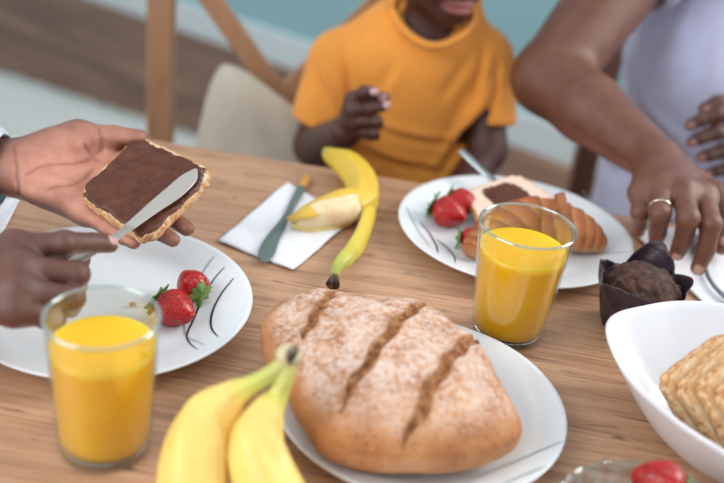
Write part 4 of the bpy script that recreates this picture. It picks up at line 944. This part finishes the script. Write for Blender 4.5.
    v, F = polygonize(sh, V3(.25, 1.30, .36), V3(1.05, 1.85, 1.27), .005); mesh('t_shirt', relax(v, F, 2), F, LAV, root)
    hip = V3(be[0], 1.60, .545); kn = [V3(be[0] + .08, 1.22, .53), V3(be[0] - .14, 1.22, .53)]; ft = [V3(be[0] + .08, 1.26, .075), V3(be[0] - .14, 1.26, .075)]
    trousers(root, hip, kn, ft, JEANS); shoes(root, ft, (0, -1, 0))
    # ring
    q = f1[2]; a = q[0] + (q[1] - q[0]) * .80; d = nrm(q[1] - q[0]); s = nrm(np.cross(d, (0, 0, 1))); w = np.cross(s, d); n = 40; vs = []
    for j in range(n):
        b = 2 * math.pi * j / n
        for rr_, x in ((.0126, -.0022), (.0136, -.0020), (.0136, .0020), (.0126, .0022)): vs.append(a + d * x + (s * math.cos(b) + w * math.sin(b)) * rr_)
    fs = [(j * 4 + k, ((j + 1) % n) * 4 + k, ((j + 1) % n) * 4 + (k + 1) % 4, j * 4 + (k + 1) % 4) for j in range(n) for k in range(4)]
    tag(mesh('ring', vs, fs, GOLD, root), 'pale gold wedding ring')
person_right()

# ------------------------------------------------ child
def child():
    up = V3(.05, 0, 1); m = Y(461, 7, 1.39); f, r_, u = head_frame((.50, -1, -.12), up); s = .97
    hd = m - f * .083 * s + u * .061 * s
    sh1, sh2 = Y(338, 62, 1.485), Y(483, 60, 1.495); e1 = Y(314, 146, 1.46); W1 = Y(345, 132, 1.292); e2 = Y(487, 150, 1.44); w2 = V3(.10, 1.30, .60)
    top = Y(415, 66, 1.495); bot = Y(408, 225, 1.50)
    f1 = [[Y(352, 99, 1.282), Y(364, 92, 1.268), Y(371, 91, 1.262), Y(376, 92, 1.258)],
          [Y(352, 110, 1.276), Y(371, 108, 1.258), Y(381, 107, 1.258), Y(387, 105, 1.260)],
          [Y(353, 122, 1.276), Y(377, 121, 1.258), Y(379, 124, 1.278), Y(368, 127, 1.288)],
          [Y(355, 133, 1.280), Y(374, 133, 1.262), Y(376, 136, 1.280), Y(366, 138, 1.288)]]
    t1 = [Y(350, 118, 1.305), Y(362, 106, 1.300), Y(377, 99, 1.285), Y(385, 97, 1.272)]
    def db(p):
        d = flat_caps(p, top, bot, .098, .100, .12, 1.35); d = smin(d, rc(p, sh1, sh2, .040, .040), .04)
        d = smin(d, rc(p, top + V3(.012, 0, .03), hd + V3(-.005, .01, -.045), .040, .040), .02)
        d = smin(d, rc(p, sh1, e1, .036, .031), .015); d = smin(d, rc(p, e1, W1, .031, .023), .012)
        d = smin(d, rc(p, sh2, e2, .036, .030), .015); d = smin(d, rc(p, e2, w2, .030, .021), .012)
        d = smin(d, smin(rc(p, w2, w2 + V3(-.03, -.03, -.03), .022, .020), rc(p, w2 + V3(-.03, -.03, -.03), w2 + V3(-.05, -.07, -.045), .016, .009), .01), .01)
        d = smin(d, head_d(p, hd, f, u, s), .012)
        return np.minimum(d, hand_d(p, W1, f1, t1, .80, .0160))
    v, F = polygonize(db, V3(-.16, 1.22, .52), V3(.30, 1.62, 1.16), .0027); v = relax(v, F, 2)
    c = hand_col(v, F, (82, 50, 42), (132, 84, 74), [(W1, .12, (.3, 1, 0), f1, t1, V3(0, -1, .4))], (232, 190, 192)); c = face_col(v, c, hd, f, u, s, (176, 108, 106))
    root = empty('person', (bot[0], bot[1], .47)); tag(root, 'child in orange t-shirt seated beyond the table, one fist raised', 'person'); mesh('body', v, F, SKIN, root, c); head_parts(root, hd, f, u, s)
    h1 = sh1 + (e1 - sh1) * .74; n1 = nrm(e1 - sh1); h2 = sh2 + (e2 - sh2) * .74; n2 = nrm(e2 - sh2); nk = Y(437, 5, 1.46)
    def fs(p):
        d = flat_caps(p, top, bot, .113, .118, .12, 1.3); d = smin(d, rc(p, sh1 + V3(.01, 0, -.002), sh2 - V3(.01, 0, .002), .049, .047), .04)
        d = smin(d, rc(p, sh2 + V3(-.035, 0, .002), nk + V3(.034, .03, -.002), .042, .034), .02)
        for a, h, n_, e, r_ in ((sh1, h1, n1, e1, .052), (sh2, h2, n2, e2, .046)):
            d = smin(d, smax(rc(p, a, a + n_ * .14, .046, r_), (p - h) @ n_, .004), .018); d = smax(d, -rc(p, h - n_ * .004, h + n_ * .1, r_ - .012, r_ - .006), .003)
        d = smax(d, -rc(p, nk + V3(-.004, -.025, -.004), nk + V3(-.004, -.02, .1), .050, .056), .004)
        q = p - top; w = .0065 * np.sin(q[:, 0] * 52 - q[:, 2] * 40 + 2.2 * np.sin(q[:, 2] * 16)) * np.clip(-q[:, 2] * 8, .1, 1) + .0035 * np.exp(-((q[:, 0] - .05 - q[:, 2] * .35) / .012) ** 2) * np.clip(-q[:, 2] * 6, 0, 1)
        yy = 1.42; sg = [((344, 48), (349, 100), .006, .007), ((350, 78), (352, 135), .006, .006), ((372, 128), (452, 146), .007, .006), ((440, 172), (500, 96), .009, .011), ((452, 180), (484, 140), .006, .006),
              ((362, 152), (440, 172), .007, .007), ((312, 70), (330, 112), .006, .005), ((486, 52), (474, 108), .006, .006), ((500, 70), (494, 115), .005, .005), ((395, 60), (380, 90), .008, .004), ((470, 60), (440, 100), .009, .004)]
        return d - w * .5 + creases(p, [(Y(*a, yy), Y(*b, yy), w_, am) for a, b, w_, am in sg])
    v, F = polygonize(fs, V3(-.18, 1.30, .44), V3(.31, 1.64, 1.0), .0034); mesh('t_shirt', relax(v, F, 2), F, ORANGE, root)
    ring_ = [Y(391, 8, 1.45), Y(403, 28, 1.42), Y(420, 42, 1.402), Y(438, 46, 1.397), Y(457, 39, 1.403), Y(468, 30, 1.418), Y(474, 16, 1.45), Y(462, -4, 1.50), Y(440, -22, 1.52), Y(403, -14, 1.49)]
    rs_ = spline(ring_[-2:] + ring_ + ring_[:3], 141)[20:]; k = 100; 
    v, f, t, a = sweep(ring_ + [ring_[0]], [.0062] * 11, 90, 12, cap=False); mesh('collar', v, f, ORANGE, root)
    hip = V3(bot[0], 1.53, .535); kn = [V3(.12, 1.20, .52), V3(-.04, 1.20, .52)]; ft = [V3(.12, 1.22, .10), V3(-.04, 1.22, .10)]; trousers(root, hip, kn, ft, JEANS, (.062, .05, .042)); shoes(root, [V3(.12, 1.22, .06), V3(-.04, 1.22, .06)], (0, -1, 0))
child()

# ================================================================== CHAIRS
def chair(label, x0, x1, y0, y1, mat, top=1.0, xb=True, yaw=0):
    cx = (x0 + x1) / 2; e = empty('dining_chair', (cx, (y0 + y1) / 2, 0)); tag(e, label, 'chair', 'wooden dining chairs around the table')
    for x in (x0, x1):
        beam('back_post', (x, y1, 0), (x, y1, top), .044, .034, mat, e, (0, 1, 0)); beam('front_leg', (x, y0, 0), (x, y0, .43), .04, .04, mat, e, (0, 1, 0))
    box('seat', (cx, (y0 + y1) / 2 - .005, .445), (x1 - x0 + .04, y1 - y0 + .03, .03), mat, e, bev=.01)
    beam('top_rail', (x0, y1, top - .03), (x1, y1, top - .03), .07, .024, mat, e, (0, 1, 0))
    for y in (y0, y1): beam('stretcher', (x0, y, .2), (x1, y, .2), .03, .02, mat, e, (0, 1, 0))
    for x in (x0, x1): beam('stretcher', (x, y0, .24), (x, y1, .24), .03, .02, mat, e, (1, 0, 0))
    if xb:
        zc_ = Y(272, 98, y1)[2]; dz = top - .05 - zc_
        beam('cross_brace', (x0 + .01, y1, zc_ + dz), (x1 - .01, y1, zc_ - dz), .036, .018, mat, e, (0, 1, 0)); beam('cross_brace', (x0 + .01, y1 + .004, zc_ - dz), (x1 - .01, y1 + .004, zc_ + dz), .036, .018, mat, e, (0, 1, 0))
    else:
        for q in (.25, .5, .75): beam('back_slat', (x0 + (x1 - x0) * q, y1, .47), (x0 + (x1 - x0) * q, y1, top - .05), .03, .015, mat, e, (0, 1, 0))
    return e
yb = 1.64; px0 = Y(161, 80, yb)[0]
chair('light brown wooden cross-back chair with child in orange', px0, px0 + .42, 1.32, yb, CHAIRW, .97)
yb = 1.78; px0 = Y(588, 150, yb)[0]
chair('dark brown wooden chair behind the lavender-shirted adult', px0, px0 + .44, 1.42, yb, DARKW, 1.0, False)
chair('wooden chair under the person at the left table end', -1.21, -.77, .57, 1.01, CHAIRW, .95, False).rotation_euler = (0, 0, math.pi / 2)
# cushion between child and chair post
def cush():
    a, b, c_ = Y(214, 64, 1.56), Y(330, 90, 1.56), Y(200, 210, 1.50); c = (b + c_) / 2; c = V3(c[0], 1.565, .615); n, m = 40, 40; vs = []
    k0, k1, k2_ = Y(217, 48, 1.55), Y(182, 205, 1.48), Y(334, 138, 1.56); e1_, e2_ = k1 - k0, k2_ - k0; uz = -nrm(e1_); ux = nrm(e2_); un = nrm(np.cross(ux, uz)); hw, hh = .115, np.linalg.norm(e1_) / 2; c = k0 + ux * hw - uz * hh
    for sgn in (1, -1):
        for j in range(m + 1):
            for i in range(n + 1):
                u, w = i / n * 2 - 1, j / m * 2 - 1; k = 1 - .13 * w ** 4; k2 = 1 - .13 * u ** 4
                th = .048 * max(0, (1 - u ** 4) * (1 - w ** 4)) ** .5 + .0035 * math.sin(u * 5 + w * 7)* (1 - u * u) * (1 - w * w) + .001
                vs.append(c + ux * hw * u * k + uz * hh * w * k2 + un * th * sgn)
    q = (n + 1) * (m + 1); fs = [(j * (n + 1) + i, j * (n + 1) + i + 1, (j + 1) * (n + 1) + i + 1, (j + 1) * (n + 1) + i) for j in range(m) for i in range(n)]; fs += [tuple(q + x for x in f[::-1]) for f in fs]
    rim_ = [j for j in range(n + 1)] + [j * (n + 1) + n for j in range(1, m + 1)] + [m * (n + 1) + i for i in range(n - 1, -1, -1)] + [j * (n + 1) for j in range(m - 1, 0, -1)]
    fs += [(rim_[k], rim_[(k + 1) % len(rim_)], q + rim_[(k + 1) % len(rim_)], q + rim_[k])[::-1] for k in range(len(rim_))]
    tag(mesh('cushion', vs, fs, KHAKI, None), 'beige fabric cushion propped on the chair beside the child', 'cushion')
cush()
#@@
# ================================================================== LIGHT
w = bpy.data.worlds.new('world'); sc.world = w; w.use_nodes = True; bg = w.node_tree.nodes['Background']; bg.inputs[0].default_value = (.90, .95, 1.0, 1); bg.inputs[1].default_value = .78
def area(name, loc, tgt, size, power, colr=(1, 1, 1)):
    l = bpy.data.lights.new(name, 'AREA'); l.shape = 'RECTANGLE'; l.size, l.size_y = size; l.energy = power; l.color = colr
    o = bpy.data.objects.new(name, l); COL.objects.link(o); o.location = loc; o.rotation_euler = (Vector(tgt) - Vector(loc)).to_track_quat('-Z', 'Y').to_euler(); return o
area('window_light_right', (2.3, 1.9, 1.95), (.1, .9, .7), (1.6, 1.7), 90, (1, .96, .91))
area('fill_light_left', (-1.9, -.5, 2.1), (0, 1.2, .7), (1.8, 1.6), 44, (1, .97, .94))  # soft fill added from the left to support the right window light
vs_ = sc.view_settings; sc.display_settings.display_device = 'sRGB'; vs_.view_transform = 'Standard'; vs_.look = 'None'; vs_.exposure = .22; vs_.gamma = 1; vs_.use_curve_mapping = False
